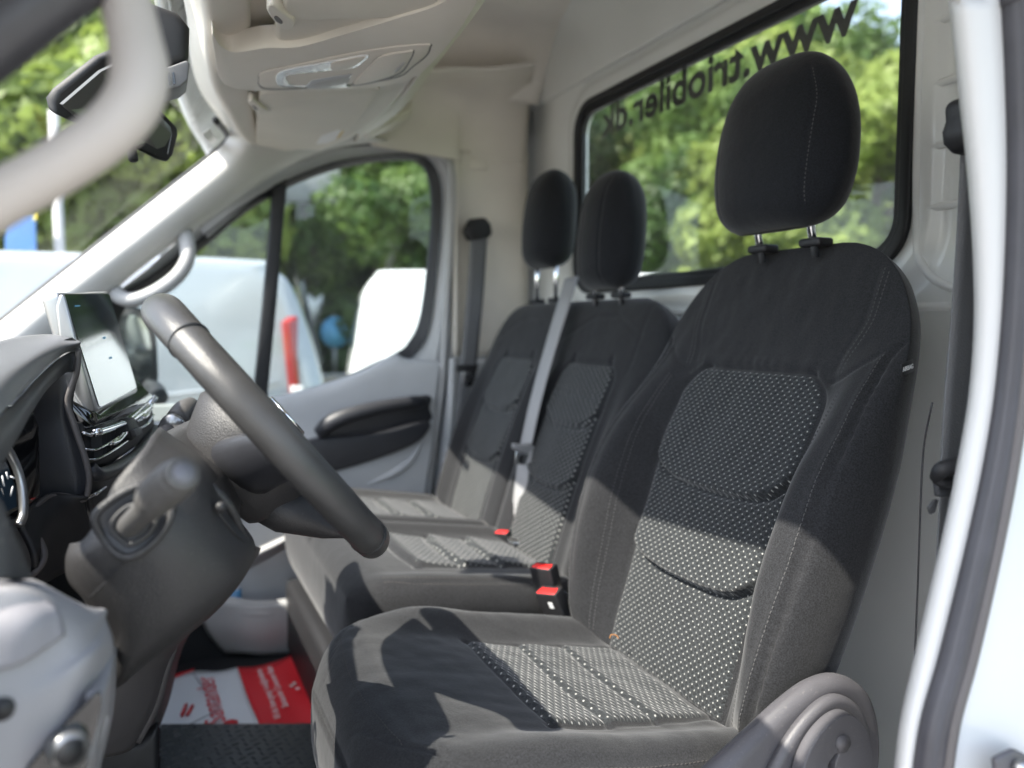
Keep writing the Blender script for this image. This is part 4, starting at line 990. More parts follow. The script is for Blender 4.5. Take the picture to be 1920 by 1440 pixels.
# centre: touch screen on a silver frame
scn = thing('touch_screen', (-.08, 1.22, 1.42), 'upright touch screen in a silver frame showing a dark glossy panel', 'screen')
def quad(l, d): return [PY(x, y, Y_) for x, y, Y_ in l]
so_ = quad([(112, 552, 1.085), (120, 546, 1.09), (195, 547, 1.34), (207, 553, 1.35), (250, 724, 1.35), (248, 738, 1.345), (190, 772, 1.10), (178, 768, 1.085)], 0)
sn = (so_[7]-so_[0]).cross(so_[3]-so_[0]).normalized()
if sn.x < 0: sn = -sn
so_ = [p-sn*((p-so_[0]).dot(sn)) for p in so_]
slab('frame', so_, -sn*.022, M_SATIN, scn, .005, 4, ang=50)
si_ = quad([(124, 551, 1.10), (196, 552, 1.335), (203, 556, 1.34), (244, 722, 1.34), (243, 730, 1.335), (180, 765, 1.112), (176, 762, 1.105), (123, 556, 1.10)], 0)
pl0 = so_[0]; si_ = [p-sn*((p-pl0).dot(sn)) for p in si_]
slab('display', [p+sn*.0012 for p in si_], -sn*.002, mat('glossy_display', (.010, .022, .034), .05, coat=1, var=.02), scn, 0)
a_, b_, c_ = si_[0], si_[1], si_[5]
M_UI = bpy.data.materials.new('screen_glow'); M_UI.use_nodes = True
e_ = M_UI.node_tree.nodes['Principled BSDF']; e_.inputs['Base Color'].default_value = (.01, .05, .09, 1)
e_.inputs['Emission Color'].default_value = (.10, .35, .55, 1); e_.inputs['Emission Strength'].default_value = .12
U_ = (b_-a_); W_ = (c_-a_)
for u_, v_, a1, b1 in ((.12, .10, .10, .012), (.5, .42, .06, .02), (.5, .62, .06, .02)):
    q = a_+U_*u_+W_*v_+sn*.0018
    slab('screen_icon', [q, q+U_*a1, q+U_*a1+W_*b1, q+W_*b1], sn*-.0004, M_UI, scn)
slab('side_shell', quad([(112, 552, 1.083), (105, 575, 1.083), (112, 640, 1.083), (138, 740, 1.083), (160, 775, 1.083), (180, 770, 1.083), (150, 660, 1.083), (122, 552, 1.083)], 0), V((-.006, .03, 0)), M_SATIN, scn, .003, 3)
# gloss black console below the screen
slab('gloss_surround', pts([(126, 742, 1.06), (150, 775, 1.06), (180, 800, 1.06), (250, 778, 1.34), (292, 745, 1.40), (240, 696, 1.40), (246, 730, 1.36), (186, 775, 1.10)]), V((-.04, .0, -.012)), M_GLOSS, da, .004, 3, ang=50)
slab('hazard_panel', pts([(240, 700, 1.40), (250, 702, 1.42), (272, 726, 1.43), (270, 740, 1.42), (254, 736, 1.40)]), V((-.02, 0, -.01)), M_GLOSS, da, .002)
tube('gloss_edge', pts([(180, 812, 1.05), (215, 800, 1.16), (250, 785, 1.30), (278, 764, 1.42), (290, 745, 1.45)]), .005, M_CHROME, da, 8, sub=6)
# air vents
vt = box('vent_housing', (0, 0, 0), (.001, .001, .001), M_BLACK, da); bpy.data.objects.remove(vt)
vt = slab('vent_housing', pts([(150, 790, 1.05), (200, 786, 1.14), (268, 750, 1.42), (288, 760, 1.44), (292, 800, 1.44), (276, 825, 1.40), (205, 875, 1.12), (172, 880, 1.06), (155, 840, 1.05)]), V((-.05, 0, -.006)), M_BLACK, da, .006, 3, ang=50)
def bar(l, r_, m, nm='vent_trim', par=None): return tube(nm, pts(l), r_, m, par or vt, 8, sub=6, flat=.6)
bar([(154, 812, 1.045), (172, 816, 1.06), (200, 808, 1.13), (240, 785, 1.27), (276, 752, 1.42)], .0042, M_CHROME)
bar([(158, 842, 1.045), (178, 843, 1.06), (205, 830, 1.12), (236, 810, 1.21)], .0032, M_CHROME)
bar([(162, 862, 1.045), (182, 860, 1.065), (212, 844, 1.13), (240, 824, 1.22)], .0032, M_CHROME)
bar([(258, 790, 1.30), (272, 780, 1.36), (284, 765, 1.42)], .0032, M_CHROME)
bar([(264, 802, 1.32), (276, 794, 1.38), (287, 778, 1.42)], .0030, M_CHROME)
bar([(206, 832, 1.115), (220, 826, 1.15), (233, 812, 1.19)], .0048, M_CHROME, 'vent_tab')
bar([(268, 784, 1.33), (276, 776, 1.37)], .0048, M_CHROME, 'vent_tab')
for k in range(7):
    x = 166+k*9; box('vent_vane', PY(x+8, 836-k*4, 1.075+k*.03), (.02, .0015, .03), M_BLACK, vt, bev=0)
sw = slab('vent_switch', pts([(236, 786, 1.22), (252, 782, 1.27), (268, 812, 1.28), (262, 820, 1.26), (250, 826, 1.22), (244, 812, 1.215)]), V((-.03, 0, 0)), M_BLACK, vt, .003, 3)
slab('switch_key', pts([(252, 806, 1.218), (264, 800, 1.262), (268, 812, 1.265), (256, 819, 1.22)]), V((-.006, 0, 0)), M_DASH, sw, .001)
tube('lower_lip', pts([(168, 878, 1.05), (185, 890, 1.06), (220, 876, 1.14), (262, 846, 1.30), (292, 805, 1.44)]), .009, M_DASH2, vt, 12, sub=6)
surf('lower_fascia', [[PY(168, 884, 1.05), PY(200, 890, 1.10), PY(262, 850, 1.32), PY(294, 810, 1.46)], [PY(170, 940, 1.06), PY(210, 940, 1.12), PY(275, 900, 1.33), PY(320, 860, 1.47)], [PY(190, 1060, 1.08), PY(240, 1050, 1.14), PY(340, 1000, 1.36), PY(400, 960, 1.5)]], M_BLACK, da, 6, 6, thick=.006)
tube('chrome_line', pts([(158, 936, 1.045), (180, 925, 1.06), (196, 914, 1.10)]), .003, M_CHROME, da, 8)
# taupe centre stack running down behind the column
rows = [
 [PY(200, 1000, 1.12), PY(300, 1010, 1.14), PY(400, 1015, 1.17), PY(470, 1022, 1.20), PY(490, 1028, 1.25)],
 [PY(200, 1080, 1.12), PY(300, 1090, 1.14), PY(400, 1085, 1.17), PY(462, 1065, 1.20), PY(478, 1050, 1.25)],
 [PY(180, 1180, 1.12), PY(280, 1190, 1.14), PY(350, 1170, 1.17), PY(405, 1145, 1.20), PY(432, 1118, 1.25)],
 [PY(170, 1270, 1.12), PY(240, 1270, 1.14), PY(290, 1250, 1.17), PY(322, 1225, 1.20), PY(342, 1205, 1.25)],
 [PY(160, 1340, 1.12), PY(210, 1345, 1.14), PY(256, 1342, 1.17), PY(284, 1330, 1.20), PY(300, 1320, 1.25)],
 [PY(150, 1425, 1.12), PY(180, 1422, 1.14), PY(210, 1418, 1.17), PY(242, 1408, 1.20), PY(262, 1390, 1.25)]]
surf('centre_stack', rows, M_STACK, da, 8, 8, thick=.02)
surf('stack_side', [[PY(478, 1040, 1.21), PY(430, 1112, 1.21), PY(340, 1200, 1.21), PY(300, 1318, 1.21), PY(262, 1395, 1.21)], [PY(482, 1040, 1.5), PY(440, 1105, 1.5), PY(352, 1195, 1.5), PY(316, 1318, 1.5), PY(285, 1395, 1.5)]], M_STACK, da, 6, 4, thick=.01, toward=V((2, 0, 1)))
slab('pedal_box', [PY(x, y, 1.22) for x, y in ((150, 1415), (262, 1395), (298, 1360), (300, 1560), (150, 1560))], V((0, .03, 0)), M_BLACK, da, .01)

# ------------------------------------------------------------ steering column and stalks
sc_ = thing('steering_column', (-.05, .92, 1.25), 'dark grained steering column shroud below the wheel', 'steering column')
# big lower shroud: lofted from near flank over the front to the far flank
rows = [
 [PY(300, 800, .86), PY(290, 810, .78), PY(262, 850, .735), PY(215, 905, .72), PY(190, 960, .72), PY(158, 1010, .73), PY(130, 1020, .78)],
 [PY(390, 870, .80), PY(370, 880, .745), PY(340, 925, .715), PY(290, 960, .70), PY(235, 1010, .70), PY(150, 1050, .72), PY(122, 1050, .77)],
 [PY(440, 960, .80), PY(425, 970, .745), PY(400, 1010, .715), PY(350, 1050, .70), PY(280, 1080, .70), PY(170, 1110, .72), PY(128, 1090, .77)],
 [PY(478, 1020, .85), PY(475, 1035, .78), PY(448, 1080, .735), PY(400, 1125, .72), PY(320, 1170, .715), PY(215, 1190, .73), PY(160, 1130, .78)],
 [PY(460, 1060, .90), PY(448, 1085, .84), PY(425, 1115, .79), PY(370, 1170, .76), PY(290, 1230, .75), PY(225, 1265, .75), PY(190, 1200, .79)],
 [PY(420, 1100, .96), PY(410, 1118, .92), PY(390, 1140, .87), PY(330, 1200, .84), PY(270, 1248, .82), PY(215, 1292, .80), PY(185, 1260, .82)]]
surf('lower_shroud', rows, M_COLUMN, sc_, 8, 8, thick=.008)
tube('shroud_seam', pts([(240, 1045, .698), (215, 1075, .702), (190, 1100, .708), (168, 1122, .714)]), .0009, M_BLACK, sc_, 6, sub=5)
# upper shroud between column and wheel (front half catches the sun)
rows = [
 [PY(302, 850, .80), PY(300, 820, .90), PY(330, 800, .99), PY(380, 778, 1.04), PY(420, 768, 1.06)],
 [PY(330, 870, .765), PY(322, 830, .84), PY(345, 805, .93), PY(400, 786, .99), PY(440, 778, 1.02)],
 [PY(390, 900, .755), PY(372, 860, .82), PY(385, 830, .90), PY(430, 810, .96), PY(470, 800, .99)],
 [PY(440, 950, .755), PY(420, 900, .81), PY(430, 870, .87), PY(470, 850, .92), PY(500, 840, .95)],
 [PY(465, 1010, .77), PY(450, 960, .81), PY(465, 930, .86), PY(500, 910, .90), PY(530, 900, .93)]]
surf('upper_shroud', rows, M_COLUMN, sc_, 8, 8, thick=.008)
# socket rim for the near stalk
rim = cr(pts([(178, 975, .70), (196, 948, .70), (250, 915, .70), (300, 912, .70), (322, 940, .695), (318, 975, .69), (290, 1015, .69), (250, 1043, .69), (222, 1040, .693), (196, 1012, .70)]), 5, True)
tube('stalk_socket', rim, .0035, M_COLUMN, sc_, 10, closed=True)
slab('socket_floor', rim, V((-.002, .006, 0)), M_DASH2, sc_, 0)
rim2 = cr(pts([(208, 985, .693), (240, 950, .693), (285, 948, .69), (296, 968, .688), (278, 1000, .688), (246, 1020, .688), (228, 1012, .69)]), 5, True)
tube('socket_ring', rim2, .0022, M_COLUMN, sc_, 8, closed=True)
slab('socket_boot', rim2, V((-.001, .003, 0)), M_BLACK, sc_, .001)
M_STALK = mat('stalk_plastic', (.085, .082, .08), .5, grain=.3, dust=.3)
st1 = thing('indicator_stalk', (-.1, .68, 1.3), 'near stalk with a round flat end button pointing out of the column', 'stalk', 'column stalks')
tube('stalk_arm', pts([(238, 990, .70), (262, 966, .665), (285, 945, .63), (300, 930, .61)]), [.0095, .0095, .0115, .0125], M_STALK, st1, 20, sub=6)
tube('stalk_barrel', pts([(284, 940, .628), (296, 928, .612), (326, 902, .585), (338, 892, .575)]), [.0122, .0145, .0145, .0132], M_STALK, st1, 24, sub=5)
dE = (PY(345, 886, .572)-PY(296, 928, .612)).normalized(); e0 = PY(343, 888, .572)
tube('end_cap', [e0-dE*.004, e0, e0+dE*.0015], [.0130, .0118, .0105], M_STALK, st1, 28)
tube('end_button', [e0+dE*.001, e0+dE*.0026], [.0078, .0072], mat('lilac_button', (.14, .14, .16), .45), st1, 28)
st2 = thing('wiper_stalk', (-.05, 1.15, 1.35), 'far stalk lit by the sun beyond the column with printed white symbols', 'stalk', 'column stalks')
tube('stalk_arm', pts([(296, 838, 1.10), (318, 806, 1.13), (330, 788, 1.16)]), [.013, .0135, .0135], M_STALK, st2, 16, sub=5)
tube('collar', pts([(318, 806, 1.128), (326, 795, 1.145)]), .0155, M_STALK, st2, 20)
tube('stalk_tip', pts([(330, 790, 1.155), (345, 772, 1.18), (358, 762, 1.20)]), [.0155, .0165, .014], M_STALK, st2, 18, sub=5)

# ------------------------------------------------------------ steering wheel, seen almost edge on
WC = V((.118, .90, 1.383)); wn = V((.775, 0, .632)).normalized()
wn = (wn + V((0, -.026, 0))).normalized()
wu = (V((-.632, 0, .775))-wn*V((-.632, 0, .775)).dot(wn)).normalized(); wv = wn.cross(wu)
sw_ = thing('steering_wheel', WC, 'dark steering wheel seen nearly edge on in front of the driver seat', 'steering wheel')
RW = .170
ring = [WC+wu*RW*math.cos(q)+wv*RW*math.sin(q) for q in [2*math.pi*i/96 for i in range(96)]]
rr_ = [.0198+.0018*max(0, math.cos(2*(2*math.pi*i/96)-0)) for i in range(96)]
tube('rim', ring, rr_, M_WHEEL, sw_, 24, closed=True, flat=.92)
for q in (R(38), R(-38), R(142), R(218)):
    t_ = (-wu*math.sin(q)+wv*math.cos(q)); c_ = WC+(wu*math.cos(q)+wv*math.sin(q))*RW
    tube('rim_seam', [c_-t_*.0007, c_+t_*.0007], .0206, M_BLACK, sw_, 28)
# hub: airbag cushion toward the driver, cover behind
def disc(rad_u, rad_v, n, off, cu_=0): return [WC+wn*off+wu*(rad_u*math.cos(q)+cu_)+wv*rad_v*math.sin(q) for q in [2*math.pi*i/n for i in range(n)]]
def loftrings(nm, rings, m, par):
    n = len(rings[0]); vs = [p for r_ in rings for p in r_]; fs = []
    for k in range(len(rings)-1):
        for i in range(n): fs.append((k*n+i, k*n+(i+1) % n, (k+1)*n+(i+1) % n, (k+1)*n+i))
    fs += [tuple(range(n)), tuple(range((len(rings)-1)*n, len(rings)*n))]
    o = obj(nm, vs, fs, m, par); fixn(o); return o
loftrings('airbag_pad', [disc(.070, .080, 40, -.03), disc(.078, .088, 40, -.005), disc(.074, .084, 40, .010), disc(.055, .062, 40, .018), disc(.02, .02, 40, .021)], M_DASH2, sw_)
tube('emblem_ring', disc(.026, .032, 36, .0225), .0025, M_CHROME, sw_, 8, closed=True)
loftrings('hub_back', [disc(.075, .085, 40, -.005), disc(.080, .082, 40, -.03), disc(.070, .072, 40, -.065, -.01), disc(.05, .055, 40, -.085, -.015)], M_COLUMN, sw_)
for q0, rr0, wdt in ((R(180), .055, .036), (R(90), .06, .026), (R(-90), .06, .026)):
    dr_ = wu*math.cos(q0)+wv*math.sin(q0); td = -wu*math.sin(q0)+wv*math.cos(q0)
    rws = []
    for k, (s_, h_, o_) in enumerate(((.05, 1.5, -.055), (.09, 1.3, -.044 if q0 > 3 else -.03), (.13, 1.1, -.026 if q0 > 3 else -.012), (.155, 1.0, -.002), (.168, 1.25, 0))):
        c_ = WC+dr_*s_+wn*o_
        rws.append([c_+td*wdt*h_*math.cos(a)+wn*((.018 if k > 1 else .03) if q0 > 3 else (.014 if k > 1 else .022))*math.sin(a) for a in [2*math.pi*j/20 for j in range(20)]])
    loftrings('spoke', rws, M_COLUMN if q0 != R(90) else M_DASH2, sw_)
slab('shift_recess', [WC+wn*-.0305+wu*a+wv*b for a, b in ((-.075, -.085), (-.10, -.078), (-.140, -.070), (-.145, -.088), (-.12, -.098), (-.085, -.100))], wn*-.006, M_BLACK, sw_, .002)

# ------------------------------------------------------------ belts, buckles
def belt_anchor(par, c, m): pass
b1 = thing('passenger_seat_belt', (.86, 2.18, 1.7), 'dark seat belt hanging from a black anchor on the far pillar', 'seat belt', 'seat belts')
slab('anchor', [p for p in pts([(872, 432), (884, 410), (912, 406), (922, 420), (926, 438), (914, 450), (882, 452)], 2.15)], V((0, .035, 0)), M_BLACK, b1, .012, 4, ang=50)
wvx = [V((1, -.1, 0)), V((1, 0, 0)), V((1, .1, 0))]
ribbon('webbing', pts([(898, 445, 2.155), (892, 540, 2.15), (885, 620, 2.145), (877, 700, 2.14), (872, 760, 2.14), (866, 840, 2.14), (862, 960, 2.14)]), wvx, .052, M_BELTD, b1)
tg_ = slab('tongue_stop', pts([(857, 684), (897, 684), (895, 697), (859, 697)], 2.13), V((0, .012, 0)), M_BLACK, b1, .003)
slab('metal_tongue', pts([(868, 697), (888, 697), (886, 724), (869, 724)], 2.128), V((0, .003, 0)), M_CHROME, b1, .001)
slab('tongue_slot', pts([(873, 702), (883, 702), (882, 716), (874, 716)], 2.1275), V((0, .001, 0)), M_BLACK, b1, 0)
b2 = thing('middle_seat_belt', (.82, 1.66, 1.4), 'pale grey lap and shoulder belt lying down the front of the double seat', 'seat belt', 'seat belts')
bp_ = [PY(1072, 520, 1.72), PY(1060, 560, 1.66), PY(1040, 625, 1.64), PY(1018, 700, 1.63), PY(1000, 770, 1.62), PY(986, 835, 1.61)]
wv2 = [V((.35, -1, .1)), V((.25, -1, .2)), V((.2, -1, .2))]
ribbon('webbing', bp_, wv2, .047, M_BELT, b2)
ribbon('lap_webbing', [PY(986, 845, 1.61), PY(978, 900, 1.60), PY(972, 950, 1.595), PY(969, 990, 1.59), PY(970, 1012, 1.58)], wv2, .045, M_BELT, b2)
slab('tongue_grip', pts([(962, 832), (1006, 836), (1008, 846), (984, 852), (963, 842)], 1.595), V((0, .012, 0)), M_BELT, b2, .003, 3)
slab('metal_tongue', pts([(968, 846), (992, 852), (985, 872), (964, 870)], 1.59), V((0, .003, 0)), M_CHROME, b2, .001)
slab('tongue_slot', pts([(975, 852), (983, 855), (979, 868), (972, 866)], 1.5895), V((0, .001, 0)), M_BLACK, b2, 0)
slab('anchor_plate', pts([(952, 1010, 1.56), (984, 1014, 1.54), (988, 1022, 1.53), (954, 1018, 1.55)]), V((0, 0, .003)), M_CHROME, b2, .0008)
def buckle(label, px, py, Y, sc_k, dirp, badge=False):
    t = thing('seat_belt_buckle', PY(px, py, Y), label, 'belt buckle', 'red topped belt buckles')
    c = PY(px, py, Y); up = (PY(px+dirp[0], py+dirp[1], Y)-c).normalized(); sd_ = V((.45, -.9, 0)); sd_ = (sd_-up*sd_.dot(up)).normalized(); fw_ = up.cross(sd_).normalized()
    if fw_.dot(CAM-c) < 0: fw_ = -fw_
    w2, h2, d2 = .0215*sc_k, .075*sc_k, .011*sc_k
    P4 = [c+sd_*a*w2+fw_*b*d2 for a, b in ((-1, -1), (1, -1), (1, 1), (-1, 1))]
    body = slab('buckle_body', P4, -up*h2, M_BLACK, t, .003, 3)
    red = slab('release_button', [c+up*.0003+sd_*a*w2*.86+fw_*b*d2*.8 for a, b in ((-1, .1), (-.8, -.85), (.8, -.85), (1, .1), (1, 1.12), (-1, 1.12))], -up*.013, M_RED, t, .0015, 2)
    slab('slot', [c+up*.0006+sd_*a*w2*.6+fw_*b*d2*.8 for a, b in ((-1, -.8), (1, -.8), (1, -.45), (-1, -.45))], -up*.001, M_BLACK, t)
    if badge: slab('label_sticker', [c-up*(.022+.012*b)+sd_*a*.008+fw_*(d2+.0006) for a, b in ((0, -.4), (1.2, -.4), (1.2, .6), (0, .6))], -fw_*.0006, M_WHITE, t)
    return t
buckle('small red topped buckle standing between the two places of the double seat', 942, 996, 1.60, .95, (-3, -10))
buckle('red topped buckle between the seats, the rear and upper one of the near pair', 1018, 1060, 1.20, 1.12, (-5, -20))
buckle('red topped buckle with a white sticker, the lower one beside the driver seat', 1028, 1106, 1.16, 1.12, (-6, -14), True)
ribbon('stalk_strap', [PY(1060, 1110, 1.2), PY(1080, 1140, 1.2)], [V((0, 1, 0)), V((0, 1, 0))], .03, M_BELTD, bpy.data.objects['seat_belt_buckle.002'])
# driver's belt on the near pillar
b3 = thing('driver_seat_belt', (.75, .45, 1.6), 'grey seat belt running down beside the near pillar through a black guide ring', 'seat belt', 'seat belts')
slab('upper_anchor', pts([(1818, 180), (1830, 176), (1853, 190), (1858, 285), (1833, 280), (1816, 262), (1813, 235), (1820, 215)], .50), V((0, .03, 0)), M_BLACK, b3, .010, 4, ang=50)
ribbon('webbing', pts([(1842, 270, .52), (1834, 400, .525), (1822, 560, .53), (1807, 720, .53), (1794, 860, .53), (1787, 930, .53), (1774, 1060, .53), (1757, 1200, .53), (1734, 1400, .53), (1727, 1500, .53)]), [V((1, -.35, 0)), V((1, -.2, 0)), V((1, .2, .0)), V((1, .35, 0))], .046, M_BELTD, b3)
tube('guide_ring', pts([(1755, 896, .50), (1767, 880, .49), (1797, 873, .485), (1822, 872, .485)]), [.006, .008, .008, .006], M_BLACK, b3, 12, sub=6)
tube('guide_ring', pts([(1755, 896, .50), (1772, 904, .495), (1812, 898, .49), (1822, 880, .49)]), [.006, .006, .006, .005], M_BLACK, b3, 12, sub=6)
slab('ring_tab', pts([(1758, 905), (1800, 908), (1798, 935), (1760, 932)], .497), V((0, .006, 0)), M_DASH, b3, .002)
slab('tongue', pts([(1752, 938), (1762, 936), (1755, 962), (1746, 966), (1743, 952)], .497), V((0, .004, 0)), M_DASH, b3, .002)
tube('trim_gap', pts([(1748, 755, .60), (1732, 840, .62), (1726, 950, .62), (1720, 1120, .62), (1712, 1300, .62)]), .0012, M_SEAL, np_, 6, sub=5)

# ------------------------------------------------------------ footwell: leaflet and tread mat
ZF = .628
pp = thing('floor_paper', PZ(450, 1300, ZF), 'red and white printed paper floor cover lying in the footwell', 'paper sheet')
def PF(x, y, z=ZF): return PZ(x, y, z)
def sheet(nm, l0, l1, m, lift=0, par=pp, dz=.004):
    rws = []
    for k in range(7):
        t = k/6; rws.append([PF(a[0]+(b[0]-a[0])*t, a[1]+(b[1]-a[1])*t, ZF+lift) + V((0, 0, dz*math.sin(a[0]*.06+k*1.1))) for a, b in zip(l0, l1)])
    return surf(nm, rws, m, par, 4, 2, thick=.0006)
M_PAPER = mat('white_paper', (.72, .76, .80), .6, var=.03)
M_PRED = mat('red_print', (.66, .022, .035), .5, var=.03)
M_PRED2 = mat('red_ink', (.62, .06, .07), .6)
sheet('white_half', [(288, 1300), (305, 1276), (360, 1260), (410, 1257), (445, 1254)], [(300, 1362), (330, 1364), (390, 1366), (440, 1366), (488, 1366)], M_PAPER)
sheet('red_half', [(445, 1254), (480, 1248), (510, 1240), (556, 1229)], [(488, 1366), (530, 1366), (575, 1366), (613, 1366)], M_PRED)
sheet('red_border', [(296, 1283), (330, 1270), (362, 1258)], [(300, 1279), (332, 1266), (364, 1255)], M_PRED, .001)
# printing, reads along the sheet
def lay(body, size, x0, y0, x1, y1, m, lift, par, off=0):
    O_ = PF(x0, y0, ZF+lift); X_ = (PF(x1, y1, ZF+lift)-O_); X_.z = 0; X_.normalize(); Y_ = V((0, 0, 1)).cross(X_)
    return text('printed_words', body, size, m, par, O_, X_, Y_, ext=.0002, off=off)
lay('Santander', .062, 424, 1352, 402, 1276, M_PRED2, .0065, pp)
fq = PF(432, 1356, ZF+.0065)
tube('flame_mark', [fq, fq+V((0, 0, .0006))], .016, M_PRED, pp, 20)
lay('Vi ønsker dig en god tur i', .023, 527, 1343, 490, 1254, M_WHITE, .0065, pp) if 0 else None
lay('Vil du have gang i mulighederne', .0215, 527, 1346, 490, 1254, M_WHITE, .0065, pp)
lay('Santander Consumer Bank', .0215, 541, 1324, 516, 1266, M_WHITE, .0065, pp)
for x_, y_ in ((546, 1286), (552, 1281), (558, 1291)):
    c_ = PF(x_, y_, ZF+.0065); tube('small_mark', [c_, c_+V((0, 0, .0005))], .005, M_WHITE, pp, 12)
for k_ in range(2):
    tube('printed_line', [PF(341+k_*10, 1341-k_*1, ZF+.0055), PF(349+k_*12, 1321+k_*2, ZF+.0055)], .004, M_PRED2, pp, 6)
for a_, b_ in (((362, 1262), (412, 1330)), ((412, 1330), (355, 1358))):
    tube('fold_line', [PF(*a_, ZF+.005), PF(*b_, ZF+.005)], .0009, M_GREY, pp, 6)
mt = thing('tread_mat', PZ(450, 1420, .66), 'black rubber mat with a raised diamond tread pattern in the footwell', 'floor mat')
ZM = .668
base = slab('mat_sheet', [PZ(x, y, ZM) for x, y in ((301, 1357), (400, 1356), (500, 1356), (620, 1355), (760, 1355), (800, 1700), (300, 1700))], V((0, 0, -.012)), M_FLOOR, mt, .002)
vs = []; fs = []
o0 = PZ(305, 1360, ZM); ex = (PZ(500, 1360, ZM)-o0); ex.normalize(); ey = V((-ex.y, ex.x, 0)); ey = -ey if ey.y > 0 else ey
for r_ in range(26):
    for c in range(30):
        cc = o0+ex*(c*.0215+.006+(.0107 if r_ % 2 else 0))+ey*(r_*.0165+.008)+V((0, 0, .0002))
        a_ = R(35 if (r_+c) % 2 else -35); d1 = ex*math.cos(a_)+ey*math.sin(a_); d2_ = d1.cross(V((0, 0, 1))); k = len(vs)
        vs += [cc-d1*.0095, cc-d1*.004-d2_*.0024, cc+d1*.004-d2_*.0024, cc+d1*.0095, cc+d1*.004+d2_*.0024, cc-d1*.004+d2_*.0024, cc-d1*.004+V((0, 0, .0026)), cc+d1*.004+V((0, 0, .0026))]
        fs += [(k, k+1, k+6), (k+1, k+2, k+7, k+6), (k+2, k+3, k+7), (k+3, k+4, k+7), (k+4, k+5, k+6, k+7), (k+5, k, k+6)]
tr = obj('tread_pattern', vs, fs, M_FLOOR, mt, smooth=False); tr['kind'] = 'stuff'
# blue bottle top in the far door pocket
bt = thing('blue_bottle', PY(440, 1112, 2.12), 'small blue plastic item poking out of the far door pocket', 'bottle')
tube('body', [PY(441, 1150, 2.12), PY(441, 1105, 2.12)], .016, mat('blue_plastic', (.10, .28, .50), .35), bt, 16)
tube('cap', [PY(441, 1107, 2.12), PY(441, 1098, 2.12)], .011, M_WHITE, bt, 16)

hq = PY(415, 952, .722)
tube('screw_hole', [hq, hq+V((0, .006, 0))], .0048, M_BLACK, sc_, 16)
tube('shroud_joint', pts([(352, 880, .752), (385, 925, .735), (420, 975, .735), (455, 1015, .752), (478, 1030, .80)]), .0013, M_BLACK, sc_, 8, sub=6)
tube('stalk_band', pts([(322, 800, 1.118), (325, 796, 1.124)]), .0162, M_SATIN, st2, 20)
cr_ = PZ(1150, 1200, 1.012)
cb_ = thing('dry_scrap', cr_, 'tiny curled orange brown scrap lying in the seam of the near seat', 'scrap')
tube('curl', [cr_+V((-.004, .004, .002)), cr_+V((0, .006, .006)), cr_+V((.006, .002, .006)), cr_+V((.008, -.003, .002))], .0009, mat('dry_leaf_brown', (.26, .11, .03), .7), cb_, 8, sub=5)

# ------------------------------------------------------------ outside: yard, vans, trees
def ground_mat():
    m = mat('asphalt_yard', (.27, .26, .245), .9, bump=.3, bscale=30, var=.25, vscale=.6); return m
gr = obj('ground', [V((-300, -300, 0)), V((300, -300, 0)), V((300, 300, 0)), V((-300, 300, 0))], [(0, 1, 2, 3)], ground_mat()); tag(gr, kind='structure')
M_GRASS = mat('grass_blades', (.10, .16, .03), .9, bump=.6, bscale=20, var=.4, vscale=1.5)
vg = obj('verge', [V((-40, 11.2, .004)), V((30, 11.2, .004)), V((30, 60, .6)), V((-40, 60, .6))], [(0, 1, 2, 3)], M_GRASS); tag(vg, kind='structure')
vg2 = obj('grass_bank', [V((6, -60, .0)), V((30, -60, 5.5)), V((30, 60, 5.5)), V((6, 60, .0))], [(0, 1, 2, 3)], M_GRASS); tag(vg2, kind='structure')
rd = obj('road', [V((-60, 9.2, .008)), V((60, 9.2, .008)), V((60, 11.0, .008)), V((-60, 11.0, .008))], [(0, 1, 2, 3)], mat('sandy_gravel', (.42, .36, .24), .95, bump=.4, bscale=60, var=.2, vscale=2)); tag(rd, kind='structure')

def leaf_mat(nm, a, b):
    m = bpy.data.materials.new(nm); m.use_nodes = True; nt = m.node_tree; L = nt.links.new
    bs = nt.nodes['Principled BSDF']; o = nt.nodes['Material Output']; bs.inputs['Roughness'].default_value = .55
    tc = N(nt, 'ShaderNodeTexCoord'); n = N(nt, 'ShaderNodeTexNoise'); n.inputs['Scale'].default_value = 1.1; n.inputs['Detail'].default_value = 8
    L(tc.outputs['Object'], n.inputs['Vector'])
    cr_ = N(nt, 'ShaderNodeValToRGB'); cr_.color_ramp.elements[0].color = (*a, 1); cr_.color_ramp.elements[1].color = (*b, 1)
    cr_.color_ramp.elements[0].position = .35; cr_.color_ramp.elements[1].position = .65
    L(n.outputs['Fac'], cr_.inputs[0]); L(cr_.outputs[0], bs.inputs['Base Color'])
    t = N(nt, 'ShaderNodeBsdfTranslucent'); L(cr_.outputs[0], t.inputs[0])
    s = N(nt, 'ShaderNodeMixShader'); s.inputs[0].default_value = .45; L(bs.outputs[0], s.inputs[1]); L(t.outputs[0], s.inputs[2]); L(s.outputs[0], o.inputs[0])
    return m
LM = [leaf_mat('bright_leaves', (.12, .18, .04), (.30, .38, .09)), leaf_mat('mid_green_leaves', (.06, .12, .03), (.16, .25, .06)), leaf_mat('dark_leaves', (.025, .06, .015), (.06, .12, .025))]
M_BARK = mat('bark', (.10, .08, .06), .9, bump=.6, bscale=12, var=.3)
